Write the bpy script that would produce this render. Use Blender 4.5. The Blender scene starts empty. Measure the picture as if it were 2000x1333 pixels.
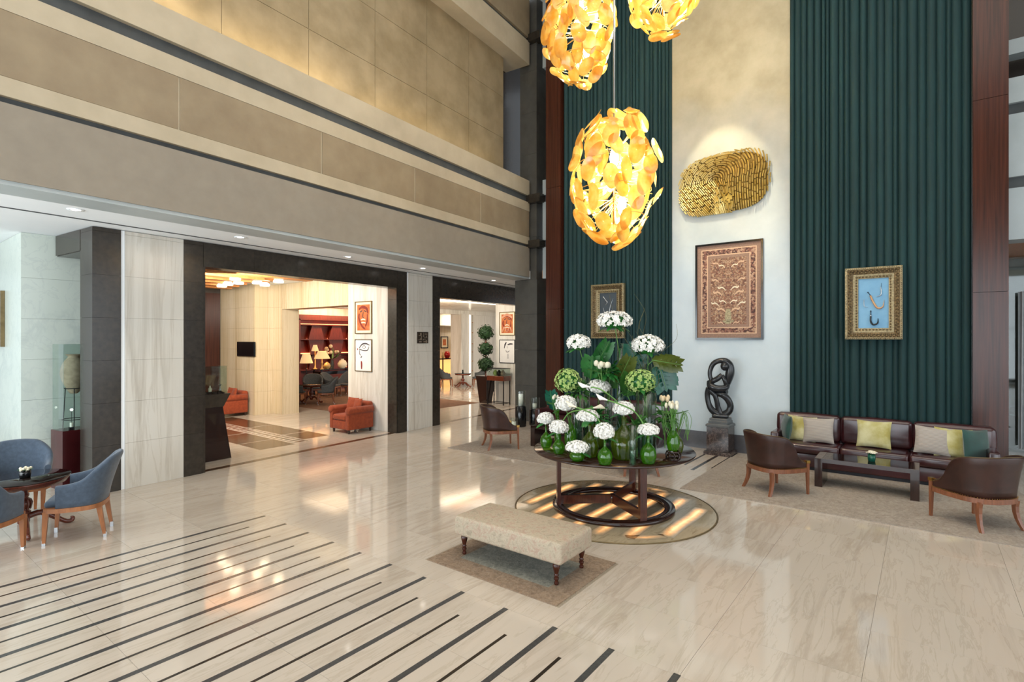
import bpy, math, random
from mathutils import Vector, Matrix
R_ = random.Random(7)
PI = math.pi
S = bpy.context.scene
COL = S.collection

# ------------------------------------------------------------------ camera, world, daylight, exposure
cam = bpy.data.cameras.new('camera'); cam_o = bpy.data.objects.new('camera', cam); COL.objects.link(cam_o)
cam.sensor_width = 36; cam.lens = 18.83; cam.shift_y = -0.00225; cam.clip_start = 0.05
cam_o.location = (0, 0, 2.2); cam_o.rotation_euler = (PI/2, 0, math.radians(-52.42))
S.camera = cam_o
S.view_settings.view_transform = 'Standard'; S.view_settings.look = 'None'
S.view_settings.gamma = 1; S.view_settings.use_curve_mapping = False
S.view_settings.exposure = 0.3
S.cycles.max_bounces = 8; S.cycles.diffuse_bounces = 4; S.cycles.glossy_bounces = 4
S.cycles.transmission_bounces = 8; S.cycles.transparent_max_bounces = 12
S.cycles.caustics_reflective = False; S.cycles.caustics_refractive = False
S.cycles.sample_clamp_indirect = 4.0; S.cycles.blur_glossy = 1.0
S.cycles.use_denoising = True
W = bpy.data.worlds.new('overcast_sky'); S.world = W; W.use_nodes = True
W.node_tree.nodes['Background'].inputs[0].default_value = (0.86, 0.93, 1.0, 1)
W.node_tree.nodes['Background'].inputs[1].default_value = 0.8

def area(name, loc, target, sx, sy, power, col):
    d = bpy.data.lights.new(name, 'AREA'); d.shape = 'RECTANGLE'; d.size = sx; d.size_y = sy
    d.energy = power; d.color = col
    o = bpy.data.objects.new(name, d); COL.objects.link(o); o.location = loc
    o.rotation_euler = (Vector(target) - Vector(loc)).to_track_quat('-Z', 'Y').to_euler()
    return o
def point(name, loc, power, col, r=0.06):
    d = bpy.data.lights.new(name, 'POINT'); d.energy = power; d.color = col; d.shadow_soft_size = r
    o = bpy.data.objects.new(name, d); COL.objects.link(o); o.location = loc; return o
def spot(name, loc, target, power, col, ang=70, blend=.6, r=.05):
    d = bpy.data.lights.new(name, 'SPOT'); d.energy = power; d.color = col; d.spot_size = math.radians(ang); d.spot_blend = blend; d.shadow_soft_size = r
    o = bpy.data.objects.new(name, d); COL.objects.link(o); o.location = loc
    o.rotation_euler = (Vector(target) - Vector(loc)).to_track_quat('-Z', 'Y').to_euler(); return o
# daylight through the tall windows behind the viewer and on the right; the unseen ceiling light is an added warm fill
area('window_daylight', (-7.2, 1.5, 2.75), (10, 1.5, 2.2), 18, 5.0, 900, (.84, .93, 1.0))
area('side_window_daylight', (3.5, -8.6, 2.75), (3.5, 6, 2.2), 15, 5.0, 380, (.86, .94, 1.0))
area('lobby_fill_light', (3.5, 1.5, 10.9), (3.5, 1.5, 0), 10, 9, 420, (1.0, .92, .80))
area('bay_fill_light', (-3.2, 8.4, 1.9), (2.5, 8.9, 2.5), 5.5, 3.2, 200, (.86, .96, 1.0))  # fill added from the left to lift the bay and the soffit
# warm cove lamps standing on the balcony ledge wash the stucco above it
for k_, (s_, p_) in enumerate(((-3.0, 9), (-.6, 13), (1.8, 11), (4.2, 6), (6.4, 3))):
    c_, n_ = math.cos(math.radians(4.6)), math.sin(math.radians(4.6))
    x_, y_ = 2.698+s_*c_+1.60*n_, 9.242+s_*n_-1.60*c_
    area('ledge_cove_light', (x_, y_, 6.45), (x_-.10*n_*3, y_+.45, 8.2), 2.2, .12, p_, (1.0, .80, .48))

# ------------------------------------------------------------------ materials
def lin(h):
    if isinstance(h, str):
        c = [int(h[i:i+2], 16)/255 for i in (0, 2, 4)]
        return tuple(x/12.92 if x <= .04045 else ((x+.055)/1.055)**2.4 for x in c) + (1,)
    return tuple(h) + (1,)
class NT:
    def __init__(s, name):
        s.m = bpy.data.materials.new(name); s.m.use_nodes = True; s.t = s.m.node_tree
        s.b = s.t.nodes['Principled BSDF']; s.out = s.t.nodes['Material Output']
    def n(s, typ, **kw):
        x = s.t.nodes.new(typ)
        for k, v in kw.items(): setattr(x, k, v)
        return x
    def l(s, a, b): s.t.links.new(a, b)
    def coord(s, kind='Object', scale=(1, 1, 1), rot=(0, 0, 0), rnd=0.0):
        if kind == 'World': src = s.n('ShaderNodeNewGeometry').outputs['Position']
        else: src = s.n('ShaderNodeTexCoord').outputs[kind]
        if rnd:
            oi = s.n('ShaderNodeObjectInfo'); mu = s.n('ShaderNodeVectorMath', operation='SCALE')
            cm = s.n('ShaderNodeCombineXYZ'); s.l(oi.outputs['Random'], cm.inputs[0]); s.l(oi.outputs['Random'], cm.inputs[1]); s.l(oi.outputs['Random'], cm.inputs[2])
            s.l(cm.outputs[0], mu.inputs[0]); mu.inputs['Scale'].default_value = rnd
            ad = s.n('ShaderNodeVectorMath', operation='ADD'); s.l(src, ad.inputs[0]); s.l(mu.outputs[0], ad.inputs[1]); src = ad.outputs[0]
        mp = s.n('ShaderNodeMapping'); mp.inputs['Scale'].default_value = scale; mp.inputs['Rotation'].default_value = rot
        s.l(src, mp.inputs[0]); return mp.outputs[0]
    def noise(s, vec, scale=5, detail=4, rough=.55, dist=0.0):
        x = s.n('ShaderNodeTexNoise'); x.inputs['Scale'].default_value = scale; x.inputs['Detail'].default_value = detail
        x.inputs['Roughness'].default_value = rough; x.inputs['Distortion'].default_value = dist
        s.l(vec, x.inputs['Vector']); return x.outputs['Fac']
    def ramp(s, fac, stops):
        x = s.n('ShaderNodeValToRGB'); e = x.color_ramp.elements
        while len(e) < len(stops): e.new(.5)
        for i, (p, c) in enumerate(stops): e[i].position = p; e[i].color = lin(c)
        s.l(fac, x.inputs[0]); return x.outputs[0]
    def mix(s, fac, a, b, mode='MIX'):
        x = s.n('ShaderNodeMix', data_type='RGBA', blend_type=mode)
        if isinstance(fac, (int, float)): x.inputs[0].default_value = fac
        else: s.l(fac, x.inputs[0])
        for i, v in ((6, a), (7, b)):
            if isinstance(v, (str, tuple)): x.inputs[i].default_value = lin(v)
            else: s.l(v, x.inputs[i])
        return x.outputs[2]
    def bump(s, h, strength=.2, dist=.01):
        x = s.n('ShaderNodeBump'); x.inputs['Strength'].default_value = strength; x.inputs['Distance'].default_value = dist
        s.l(h, x.inputs['Height']); s.l(x.outputs[0], s.b.inputs['Normal'])
    def set(s, col=None, rough=None, metal=None, **kw):
        if col is not None:
            if isinstance(col, (str, tuple)): s.b.inputs['Base Color'].default_value = lin(col)
            else: s.l(col, s.b.inputs['Base Color'])
        if rough is not None:
            if isinstance(rough, (int, float)): s.b.inputs['Roughness'].default_value = rough
            else: s.l(rough, s.b.inputs['Roughness'])
        if metal is not None: s.b.inputs['Metallic'].default_value = metal
        for k, v in kw.items(): s.b.inputs[k.replace('_', ' ')].default_value = v
        return s.m
MAT = {}
def noisy(name, c1, c2, scale=6, rough=.5, metal=0, stretch=(1, 1, 1), bump=0, kind='Object', rnd=0, detail=4, lo=.3, hi=.7, **kw):
    t = NT(name); v = t.coord(kind, stretch, rnd=rnd); f = t.noise(v, scale, detail)
    t.set(t.ramp(f, [(lo, c1), (hi, c2)]), rough, metal, **kw)
    if bump: t.bump(f, bump)
    MAT[name] = t.m; return t.m
def emis(name, col, strength):
    t = NT(name); t.set(col, .5); t.b.inputs['Emission Color'].default_value = lin(col); t.b.inputs['Emission Strength'].default_value = strength
    MAT[name] = t.m; return t.m

def marble(name, base, base2, vein, vein2, kind, stretch, rough, rnd=0, rot=(0, 0, 0), vs=1.0, amt=.75, coat=0.0):
    t = NT(name); v = t.coord(kind, stretch, rot, rnd)
    cloud = t.ramp(t.noise(v, .9*vs, 5), [(.3, base), (.7, base2)])
    w = t.noise(v, 2.2*vs, 7, .6, .6)
    v1 = t.ramp(w, [(.44, (0, 0, 0)), (.5, (1, 1, 1)), (.56, (0, 0, 0))])
    msk = t.ramp(t.noise(v, 1.1*vs, 2), [(.42, (0, 0, 0)), (.62, (amt, amt, amt))])
    f1 = t.mix(1.0, v1, msk, 'MULTIPLY')
    c = t.mix(f1, cloud, vein)
    w2 = t.ramp(t.noise(v, 5.5*vs, 6, .6, .9), [(.47, (0, 0, 0)), (.5, (.45, .45, .45)), (.53, (0, 0, 0))])
    c = t.mix(w2, c, vein2)
    t.set(c, rough)
    t.b.inputs['Coat Weight'].default_value = coat; t.b.inputs['Coat Roughness'].default_value = .03
    MAT[name] = t.m; return t.m
marble('floor_marble', 'c1b4a5', 'c9bdaf', '9c8b77', 'ac9e8b', 'World', (.16, 1.25, 1), .075, rnd=3.0, rot=(0, 0, .09), vs=1.1, amt=.4)
marble('wall_marble', 'dedbd3', 'd3cec4', 'a89f91', 'b9b1a3', 'World', (1.2, 1.2, .07), .22, rnd=0, vs=.75, amt=.65)
marble('warm_marble', 'd9ccb4', 'cab895', 'a8926f', 'b8a381', 'World', (1.6, 1.6, .04), .25, rnd=0, vs=1.7, amt=.6)
marble('white_marble', 'cdd5cc', 'c3ccc3', 'a9b4b0', 'b6bfbb', 'World', (1, 1, .9), .25, rnd=0, rot=(.3, .6, .2), vs=.7, amt=.5)
noisy('granite', '2b2621', '39332c', 14, .2, kind='World', bump=.02, detail=8)
noisy('granite_grey', '4a4844', '575550', 5, .3, kind='World', detail=8)
noisy('inlay_dark', '2a231d', '352d26', 30, .18, kind='World')
noisy('inlay_grey', '3c3b3b', '4b4a49', 40, .2, kind='World', detail=8)
noisy('inlay_brown', '4a3424', '5b4431', 18, .15, kind='World')
noisy('grout', '978c7c', 'a89c8a', 40, .7, kind='World')
noisy('plaster_taupe', '8f8679', '978e80', 5, .75, kind='World', bump=.03, detail=8)
noisy('panel_tan', '8b7a62', '9a8a70', 3, .6, kind='World', bump=.04, detail=9)
noisy('beam_cream', 'b3a68e', 'c0b39b', 3, .6, kind='World', bump=.03, detail=9)
noisy('recess_stucco', '847559', '9a8a6e', 2.2, .6, kind='World', bump=.06, detail=10, lo=.35, hi=.65)
noisy('shadow_gap', '45484a', '54585a', 3, .8, kind='World')
noisy('ceiling_white', 'f0f6fb', 'f4f9fd', 2, .8, kind='World')
noisy('feature_stucco', 'c2bdac', 'cfcabb', 1.6, .55, kind='World', bump=.05, detail=10)
noisy('feature_gold_stucco', 'b3a582', 'c6bb9d', 1.5, .5, kind='World', bump=.05, detail=10)
noisy('base_stone', '45454a', '55555a', 6, .3, kind='World')
noisy('ring_white', 'a9b2b4', 'b6bec0', 2, .5, kind='World')
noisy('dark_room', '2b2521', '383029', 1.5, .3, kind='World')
t = NT('wood_column'); v = t.coord('World', (14, 14, .35)); f = t.noise(v, 2.2, 6, .6, .5)
t.set(t.ramp(f, [(.3, '29130c'), (.7, '4a2418')]), .22); t.b.inputs['Specular IOR Level'].default_value = .38; MAT['wood_column'] = t.m
def wood(name, a, b, rough=.3, stretch=(3, 3, .5), scale=9, coat=0):
    t = NT(name); v = t.coord('Object', stretch); f = t.noise(v, scale, 5, .6, .8)
    t.set(t.ramp(f, [(.3, a), (.7, b)]), rough); t.b.inputs['Coat Weight'].default_value = coat; MAT[name] = t.m
wood('wood_oak', '8a5634', 'a56b42', .35); wood('wood_dark', '22110d', '341b14', .14, coat=.15)
wood('wood_mahog', '4f2114', '733420', .22, coat=.3); wood('wood_walnut', '6b402a', '8a573c', .32)
wood('wood_espresso', '241512', '33201b', .18, coat=.4); wood('wood_bench', '33160e', '4d2214', .22)
wood('wood_red', '4f1b10', '682818', .35); wood('slat_wood', '9a5f2e', 'b87a42', .4)
noisy('navy_fabric', '3c4857', '485667', 26, .9, bump=.03, Sheen_Weight=.25)
noisy('grey_fabric', '3b3f42', '494d50', 26, .9, bump=.03)
noisy('leather_brown', '2b1814', '3c231d', 7, .36, bump=.05, detail=8)
noisy('leather_cognac', '6e3018', '8b4325', 7, .42, bump=.05, detail=8)
noisy('leather_oxblood', '2b0f12', '431b1d', 4, .3, bump=.06, detail=8, Coat_Weight=.6, Coat_Roughness=.15)
noisy('orange_velvet', '7c2f10', '94401a', 16, .85, bump=.03, Sheen_Weight=.1)
noisy('cushion_yellow', 'a59a55', 'cbc79c', 2.6, .8, bump=.02, detail=6, lo=.4, hi=.6, rnd=4)
t = NT('cushion_grey'); v = t.coord('Object', (1, 1, 1)); wv = t.n('ShaderNodeTexWave', bands_direction='Z'); wv.inputs['Scale'].default_value = 16
t.l(v, wv.inputs[0]); t.set(t.ramp(wv.outputs['Fac'], [(.2, '9c938a'), (.8, 'b0a79e')]), .85); t.bump(wv.outputs['Fac'], .25); MAT['cushion_grey'] = t.m
noisy('cushion_green', '0e3530', '15463e', 8, .7, Sheen_Weight=.4)
t = NT('velvet_teal'); v = t.coord('World', (9, 9, .5)); f = t.noise(v, 2, 4)
t.set(t.ramp(f, [(.3, '07282a'), (.7, '0c3436')]), .8); t.b.inputs['Sheen Weight'].default_value = .15; t.b.inputs['Sheen Roughness'].default_value = .4
t.b.inputs['Sheen Tint'].default_value = lin('4f8f88'); MAT['velvet_teal'] = t.m
noisy('metal_tip', 'b9bcc0', 'c6c9cc', 5, .3, 1.0); noisy('brass', 'b58f4a', 'c9a35c', 8, .25, 1.0)
noisy('gold_bar', 'd2b668', 'ead698', 9, .36, .9); noisy('gold_dark', '5f4a20', '77602e', 9, .45, .8)
noisy('black_iron', '17161a', '222126', 9, .45, .4); noisy('black_gloss', '0c0d0f', '141517', 9, .15)
noisy('gilt_frame', '4a3a26', '7f6c4a', 38, .42, .5, bump=.5, detail=6); noisy('gilt_pale', '6f6248', 'a2946f', 38, .4, .4, bump=.4, detail=6)
noisy('bronze_trim', '6b5a3c', '857250', 8, .4, .6)
noisy('burgundy_lacquer', '3a1416', '471a1c', 4, .2); noisy('terracotta', '8f7d68', 'b09e88', 14, .85, bump=.4, detail=10)
noisy('stone_black', '16181a', '2a2c30', 7, .22, bump=.05, detail=8)
noisy('stone_grey', '4b4e50', '5c5f60', 6, .4)
t = NT('emperador'); v = t.coord('Object', (1, 1, 1)); w = t.noise(v, 9, 8, .65, 1.2)
t.set(t.ramp(w, [(.3, '2c2422'), (.46, '3a2f2c'), (.5, '6b5c56'), (.54, '352a27'), (.8, '2a2321')]), .14); MAT['emperador'] = t.m
noisy('plant_green', '1f4a1c', '3f7a2a', 6, .5); noisy('leaf_green', '174d1e', '2e7a33', 5, .35)
noisy('leaf_teal', '0f4a3c', '1f6a55', 5, .3); noisy('leaf_olive', '3d4a18', '5c6426', 5, .35)
noisy('petal_white', 'f0eee8', 'faf9f4', 9, .7, Subsurface_Weight=0); noisy('petal_cream', 'dcd3b8', 'eee8d4', 12, .7); noisy('petal_green', '8fae55', 'b9cd83', 8, .65)
noisy('petal_peach', 'd9bd94', 'e8d6b4', 12, .7); noisy('linen', '8f826f', 'a3957f', 9, .9); noisy('twig', '55563a', '6f6c4a', 12, .8); noisy('stem_green', '4d7a34', '6a994a', 6, .5)
noisy('soil', '201713', '33231c', 30, .9); noisy('topiary', '102a10', '21451b', 20, .7); noisy('candle_wax', 'e3dfd2', 'eeebe0', 3, .5)
noisy('paper_white', 'd9d6d2', 'e2dfdb', 3, .7); noisy('mat_cream', 'd8cbb0', 'e2d6bd', 4, .7); noisy('ink', '2f2a33', '40383f', 10, .7); noisy('ink_red', '6a1d14', '8a2c1c', 8, .7)
noisy('art_orange', 'a34a22', 'c77a44', 7, .7); noisy('art_rose', 'b97a5c', 'd09a7c', 5, .7); noisy('art_blue', '5f93b8', '77a9ca', 3, .55); noisy('art_slate', '2e3840', '3a444c', 3, .5)
noisy('silver', 'b9bcc0', 'd5d8da', 10, .3, .7); noisy('dagger_tan', 'b98a60', 'caa078', 8, .5); noisy('bronze_plaque', '31281f', '40352a', 9, .45, .3); noisy('plaque_light', '7b6c5c', '8b7c6b', 9, .5)
noisy('carpet_lounge', '5f4334', '77563f', 5, .95); noisy('red_shelf', '4f140a', '6b2010', 5, .4); noisy('sheer', 'b8bec2', 'c7ccce', 4, .9)
noisy('ceramic_gold', 'a98a50', 'c3a66c', 8, .35); noisy('red_glass', 'a01e1e', 'b52a26', 5, .2)
emis('glow_warm', (1.0, .82, .55), 7); emis('glow_white', (1.0, .9, .75), 2.0); emis('glow_red', (1.0, .33, .14), 2.6); emis('bulb', (1.0, .9, .72), 45); emis('downlight_lens', (1.0, .95, .88), 9)
emis('bar_glow', (1.0, .5, .16), 1.0); emis('candle_flame', (1.0, .6, .25), 8)
t = NT('lamp_shade'); t.set('cfa56a', .8); t.b.inputs['Emission Color'].default_value = lin((1.0, .68, .34)); t.b.inputs['Emission Strength'].default_value = .55; MAT['lamp_shade'] = t.m
t = NT('screen_black'); t.set('06080c', .12); MAT['screen_black'] = t.m
def glass(name, col, alpha=.25, rough=.02, body=None, bw=.2):
    # thin-walled glass: a tinted see-through body under a clear reflection
    t = NT(name); t.t.nodes.remove(t.b)
    tr = t.n('ShaderNodeBsdfTransparent'); tr.inputs[0].default_value = lin(col)
    gl = t.n('ShaderNodeBsdfGlossy'); gl.inputs['Roughness'].default_value = rough; gl.inputs[0].default_value = (1, 1, 1, 1)
    fr = t.n('ShaderNodeFresnel'); ge = t.n('ShaderNodeNewGeometry'); io = t.n('ShaderNodeMapRange'); t.l(ge.outputs['Backfacing'], io.inputs[0]); io.inputs[3].default_value = 1.5; io.inputs[4].default_value = 1/1.5; t.l(io.outputs[0], fr.inputs[0])
    ad = t.n('ShaderNodeMath', operation='MULTIPLY_ADD'); t.l(fr.outputs[0], ad.inputs[0]); ad.inputs[1].default_value = .9; ad.inputs[2].default_value = alpha
    mx = t.n('ShaderNodeMixShader'); t.l(ad.outputs[0], mx.inputs[0]); t.l(tr.outputs[0], mx.inputs[1]); t.l(gl.outputs[0], mx.inputs[2])
    last = mx
    if body:
        tl = t.n('ShaderNodeAddShader'); ta = t.n('ShaderNodeBsdfTranslucent'); ta.inputs[0].default_value = lin(body); tb_ = t.n('ShaderNodeBsdfDiffuse'); tb_.inputs[0].default_value = tuple(x*.45 for x in lin(body)[:3])+(1,); t.l(ta.outputs[0], tl.inputs[0]); t.l(tb_.outputs[0], tl.inputs[1]); m3 = t.n('ShaderNodeMixShader'); m3.inputs[0].default_value = bw
        t.l(tr.outputs[0], m3.inputs[1]); t.l(tl.outputs[0], m3.inputs[2]); t.l(m3.outputs[0], mx.inputs[1])
    t.l(last.outputs[0], t.out.inputs[0]); MAT[name] = t.m
glass('glass_green', 'a4cf58', .01, body='62b01c', bw=.3); glass('glass_olive', 'a8a856', .01, body='7a981f', bw=.28); glass('glass_clear', 'f0f6f2', .01); glass('glass_pane', 'f2f7f5', .0); glass('glass_bluegreen', 'c4e2d8', .02)
t = NT('table_glass'); t.set('1c1512', .03); MAT['table_glass'] = t.m
t = NT('amber_glass'); t.t.nodes.remove(t.b)
v = t.coord('Object', (1, 1, 1), rnd=5); f = t.noise(v, 9, 3)
c = t.ramp(f, [(.3, 'dda636'), (.7, 'f3d67e')])
d1 = t.n('ShaderNodeBsdfTranslucent'); d2 = t.n('ShaderNodeBsdfDiffuse'); g = t.n('ShaderNodeBsdfGlossy'); g.inputs['Roughness'].default_value = .12
c_t = t.ramp(f, [(.3, 'efcb74'), (.7, 'f9e7b4')]); t.l(c_t, d1.inputs[0]); t.l(c, d2.inputs[0]); m1 = t.n('ShaderNodeMixShader'); m1.inputs[0].default_value = .22; t.l(d1.outputs[0], m1.inputs[1]); t.l(d2.outputs[0], m1.inputs[2])
m2 = t.n('ShaderNodeMixShader'); m2.inputs[0].default_value = .06; t.l(m1.outputs[0], m2.inputs[1]); t.l(g.outputs[0], m2.inputs[2]); t.l(m2.outputs[0], t.out.inputs[0]); MAT['amber_glass'] = t.m
def rug_mat(name, field, field2, border, border2, hx, hy, bw):
    t = NT(name); tc = t.n('ShaderNodeTexCoord'); sx = t.n('ShaderNodeSeparateXYZ'); t.l(tc.outputs['Object'], sx.inputs[0])
    def edge(o, h):
        a = t.n('ShaderNodeMath', operation='ABSOLUTE'); t.l(o, a.inputs[0]); b = t.n('ShaderNodeMath', operation='SUBTRACT'); b.inputs[0].default_value = h; t.l(a.outputs[0], b.inputs[1]); return b.outputs[0]
    mn = t.n('ShaderNodeMath', operation='MINIMUM'); t.l(edge(sx.outputs[0], hx), mn.inputs[0]); t.l(edge(sx.outputs[1], hy), mn.inputs[1])
    st = t.n('ShaderNodeMath', operation='LESS_THAN'); t.l(mn.outputs[0], st.inputs[0]); st.inputs[1].default_value = bw
    v = t.coord('Object'); n1 = t.noise(v, 11, 8, .7, 1.5); n2 = t.noise(v, 60, 3)
    a = t.ramp(n1, [(.38, field), (.6, field2)]); b = t.ramp(n1, [(.38, border), (.6, border2)])
    t.set(t.mix(.07, t.mix(st.outputs[0], a, b), t.ramp(n2, [(.4, '5a4a3c'), (.6, 'e8e0d0')])), .95); t.bump(n2, .4); MAT[name] = t.m
rug_mat('rug_oriental', '6f7067', '918f82', '745f4c', '927b64', .535, .76, .23)
rug_mat('rug_grey', '8d8074', 'a59a8d', '8f8478', 'a1958a', 1.3, 2.05, .02)
t = NT('bench_tapestry'); v = t.coord('Object'); n1 = t.noise(v, 9, 8, .7, 1.8); n2 = t.noise(v, 70, 2)
t.set(t.mix(.05, t.ramp(n1, [(.35, '978a76'), (.48, 'b3a58f'), (.62, 'a98f7c')]), t.ramp(n2, [(.4, '6f6252'), (.6, 'f0e8da')])), .9); t.bump(n2, .3); MAT['bench_tapestry'] = t.m

# ------------------------------------------------------------------ mesh helpers
class MB:
    def __init__(s): s.v = []; s.f = []; s.s = []; s.m = []; s.X = None; s.mi = 0
    def add(s, vs, fs, smooth=False):
        b = len(s.v)
        if s.X is not None: vs = [s.X @ Vector(p) for p in vs]
        s.v += [tuple(p) for p in vs]; s.f += [tuple(b+i for i in f) for f in fs]
        s.s += [smooth]*len(fs); s.m += [s.mi]*len(fs); return s
    def box(s, x0, x1, y0, y1, z0, z1):
        return s.add([(x, y, z) for z in (z0, z1) for y in (y0, y1) for x in (x0, x1)],
                     [(0, 2, 3, 1), (4, 5, 7, 6), (0, 1, 5, 4), (2, 6, 7, 3), (0, 4, 6, 2), (1, 3, 7, 5)])
    def cbox(s, x0, x1, y0, y1, z0, z1, b=.004):  # box with chamfered top edges
        vs = [(x0, y0, z0), (x1, y0, z0), (x1, y1, z0), (x0, y1, z0), (x0, y0, z1-b), (x1, y0, z1-b), (x1, y1, z1-b), (x0, y1, z1-b),
              (x0+b, y0+b, z1), (x1-b, y0+b, z1), (x1-b, y1-b, z1), (x0+b, y1-b, z1)]
        fs = [(3, 2, 1, 0), (8, 9, 10, 11)]
        for i in range(4):
            j = (i+1) % 4; fs += [(i, j, 4+j, 4+i), (4+i, 4+j, 8+j, 8+i)]
        return s.add(vs, fs)
    def prism(s, poly, z0, z1, smooth=False):
        n = len(poly)
        vs = [(x, y, z0) for x, y in poly] + [(x, y, z1) for x, y in poly]
        s.add(vs, [tuple(range(n-1, -1, -1)), tuple(range(n, 2*n))] )
        return s.add(vs, [(i, (i+1) % n, n+(i+1) % n, n+i) for i in range(n)], smooth)
    def grid(s, fn, nu, nv, cu=False, cv=False, smooth=True):
        mu, mv = (nu if cu else nu+1), (nv if cv else nv+1)
        vs = [fn(i/nu, j/nv) for i in range(mu) for j in range(mv)]
        fs = [(i*mv+j, ((i+1) % mu)*mv+j, ((i+1) % mu)*mv+(j+1) % mv, i*mv+(j+1) % mv) for i in range(nu) for j in range(nv)]
        return s.add(vs, fs, smooth)
    def lathe(s, prof, n=16, c=(0, 0, 0), smooth=True, caps=True):
        m = len(prof); vs = []
        for i in range(n):
            a = 2*PI*i/n
            for r, z in prof: vs.append((c[0]+r*math.cos(a), c[1]+r*math.sin(a), c[2]+z))
        s.add(vs, [(i*m+j, ((i+1) % n)*m+j, ((i+1) % n)*m+j+1, i*m+j+1) for i in range(n) for j in range(m-1)], smooth)
        if caps:
            for k, rev in ((0, True), (m-1, False)):
                if prof[k][0] > 1e-4:
                    ring = [vs[i*m+k] for i in range(n)]
                    s.add(ring, [tuple(range(n-1, -1, -1)) if rev else tuple(range(n))])
        return s
    def tube(s, pts, r, n=8, closed=False, smooth=True, sq=1.0, cap=True):
        P = [Vector(p) for p in pts]; N = len(P)
        rs = r if isinstance(r, (list, tuple)) else [r]*N
        up = Vector((0, 0, 1)); vs = []; last = None
        for i in range(N):
            d = (P[(i+1) % N]-P[i-1]) if closed else (P[min(i+1, N-1)]-P[max(i-1, 0)])
            d.normalize()
            if last is None:
                a = d.cross(up)
                if a.length < .05: a = d.cross(Vector((1, 0, 0)))
            else: a = last - d*last.dot(d)
            a.normalize(); last = a; b = a.cross(d)
            for k in range(n):
                t = 2*PI*(k+.5)/n; vs.append(P[i]+a*math.cos(t)*rs[i]+b*math.sin(t)*rs[i]*sq)
        m = N if closed else N-1
        s.add(vs, [(i*n+k, i*n+(k+1) % n, ((i+1) % N)*n+(k+1) % n, ((i+1) % N)*n+k) for i in range(m) for k in range(n)], smooth)
        if cap and not closed: s.add(vs[:n], [tuple(range(n-1, -1, -1))]); s.add(vs[-n:], [tuple(range(n))])
        return s
    def ell(s, c, r, n=10, m=7, smooth=True):
        rx, ry, rz = (r, r, r) if isinstance(r, (int, float)) else r
        return s.grid(lambda u, v: (c[0]+rx*math.cos(2*PI*u)*math.sin(PI*v), c[1]+ry*math.sin(2*PI*u)*math.sin(PI*v), c[2]-rz*math.cos(PI*v)), n, m, cu=True, smooth=smooth)
    def rbox(s, x0, x1, y0, y1, z0, z1, r=.03, k=3, puff=0.0):
        # rounded box: every cube face is a small grid pushed onto the rounded shape
        h = Vector(((x1-x0)/2, (y1-y0)/2, (z1-z0)/2)); c = Vector(((x0+x1)/2, (y0+y1)/2, (z0+z1)/2)); r = min(r, *(h*.98))
        def stops(e):
            q = [e-r+r*math.sin(PI/2*i/k) if 0 else e-r+r*i/k for i in range(k+1)]
            return [-x for x in reversed(q)] + [0.0] + q
        for ax in range(3):
            u, w = (ax+1) % 3, (ax+2) % 3
            su, sw = stops(h[u]), stops(h[w]); nu, nw = len(su), len(sw)
            for sg in (-1, 1):
                vs = []
                for a in su:
                    for b in sw:
                        p = Vector((0, 0, 0)); p[ax] = sg*h[ax]; p[u] = a; p[w] = b
                        q = Vector([max(-(h[i]-r), min(h[i]-r, p[i])) for i in range(3)])
                        d = p-q
                        if d.length > 1e-9: p = q+d.normalized()*r
                        if puff: p[ax] += sg*puff*(1-(a/h[u])**2)*(1-(b/h[w])**2)
                        vs.append(p+c)
                fs = []
                for i in range(nu-1):
                    for j in range(nw-1):
                        f = (i*nw+j, (i+1)*nw+j, (i+1)*nw+j+1, i*nw+j+1)
                        fs.append(f if sg > 0 else f[::-1])
                s.add(vs, fs, True)
        return s
    def bar(s, a, b, w, h, up=(0, 0, 1)):  # a straight bar of w x h section
        a, b = Vector(a), Vector(b); d = (b-a).normalized(); x = d.cross(Vector(up))
        if x.length < .01: x = d.cross(Vector((1, 0, 0)))
        x.normalize(); y = x.cross(d); vs = []
        for p in (a, b):
            for i, j in ((-1, -1), (1, -1), (1, 1), (-1, 1)): vs.append(p+x*(i*w/2)+y*(j*h/2))
        return s.add(vs, [(3, 2, 1, 0), (4, 5, 6, 7), (0, 1, 5, 4), (1, 2, 6, 5), (2, 3, 7, 6), (3, 0, 4, 7)])
    def mesh(s, name, mats):
        me = bpy.data.meshes.new(name); me.from_pydata(s.v, [], s.f)
        for m in (mats if isinstance(mats, (list, tuple)) else [mats]): me.materials.append(MAT[m])
        me.polygons.foreach_set('use_smooth', s.s); me.polygons.foreach_set('material_index', s.m); me.update()
        return me
    def build(s, name, mats, parent=None, loc=(0, 0, 0), rot=(0, 0, 0)):
        return link(name, s.mesh(name, mats), parent, loc, rot)
def link(name, me, parent=None, loc=(0, 0, 0), rot=(0, 0, 0)):
    o = bpy.data.objects.new(name, me); COL.objects.link(o); o.location = loc
    o.rotation_euler = rot if isinstance(rot, tuple) else (0, 0, rot)
    if parent is not None: o.parent = parent
    return o
def tag(o, label=None, cat=None, group=None, kind=None):
    if label: o['label'] = label
    if cat: o['category'] = cat
    if group: o['group'] = group
    if kind: o['kind'] = kind
    return o
def thing(name, label, cat, loc=(0, 0, 0), rot=0, group=None):
    o = link(name, None, None, loc, rot); return tag(o, label, cat, group)
def struct(name, loc=(0, 0, 0), rot=0, me=None):
    return tag(link(name, me, None, loc, rot), kind='structure')
def dup(root, label, loc, rot=None, group=None):
    def cp(o, par):
        c = o.copy(); COL.objects.link(c); c.parent = par
        for ch in o.children: cp(ch, c)
        return c
    r = cp(root, None); r.location = loc
    if rot is not None: r.rotation_euler = rot if isinstance(rot, tuple) else (0, 0, rot)
    r['label'] = label
    if group: r['group'] = group
    return r
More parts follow.
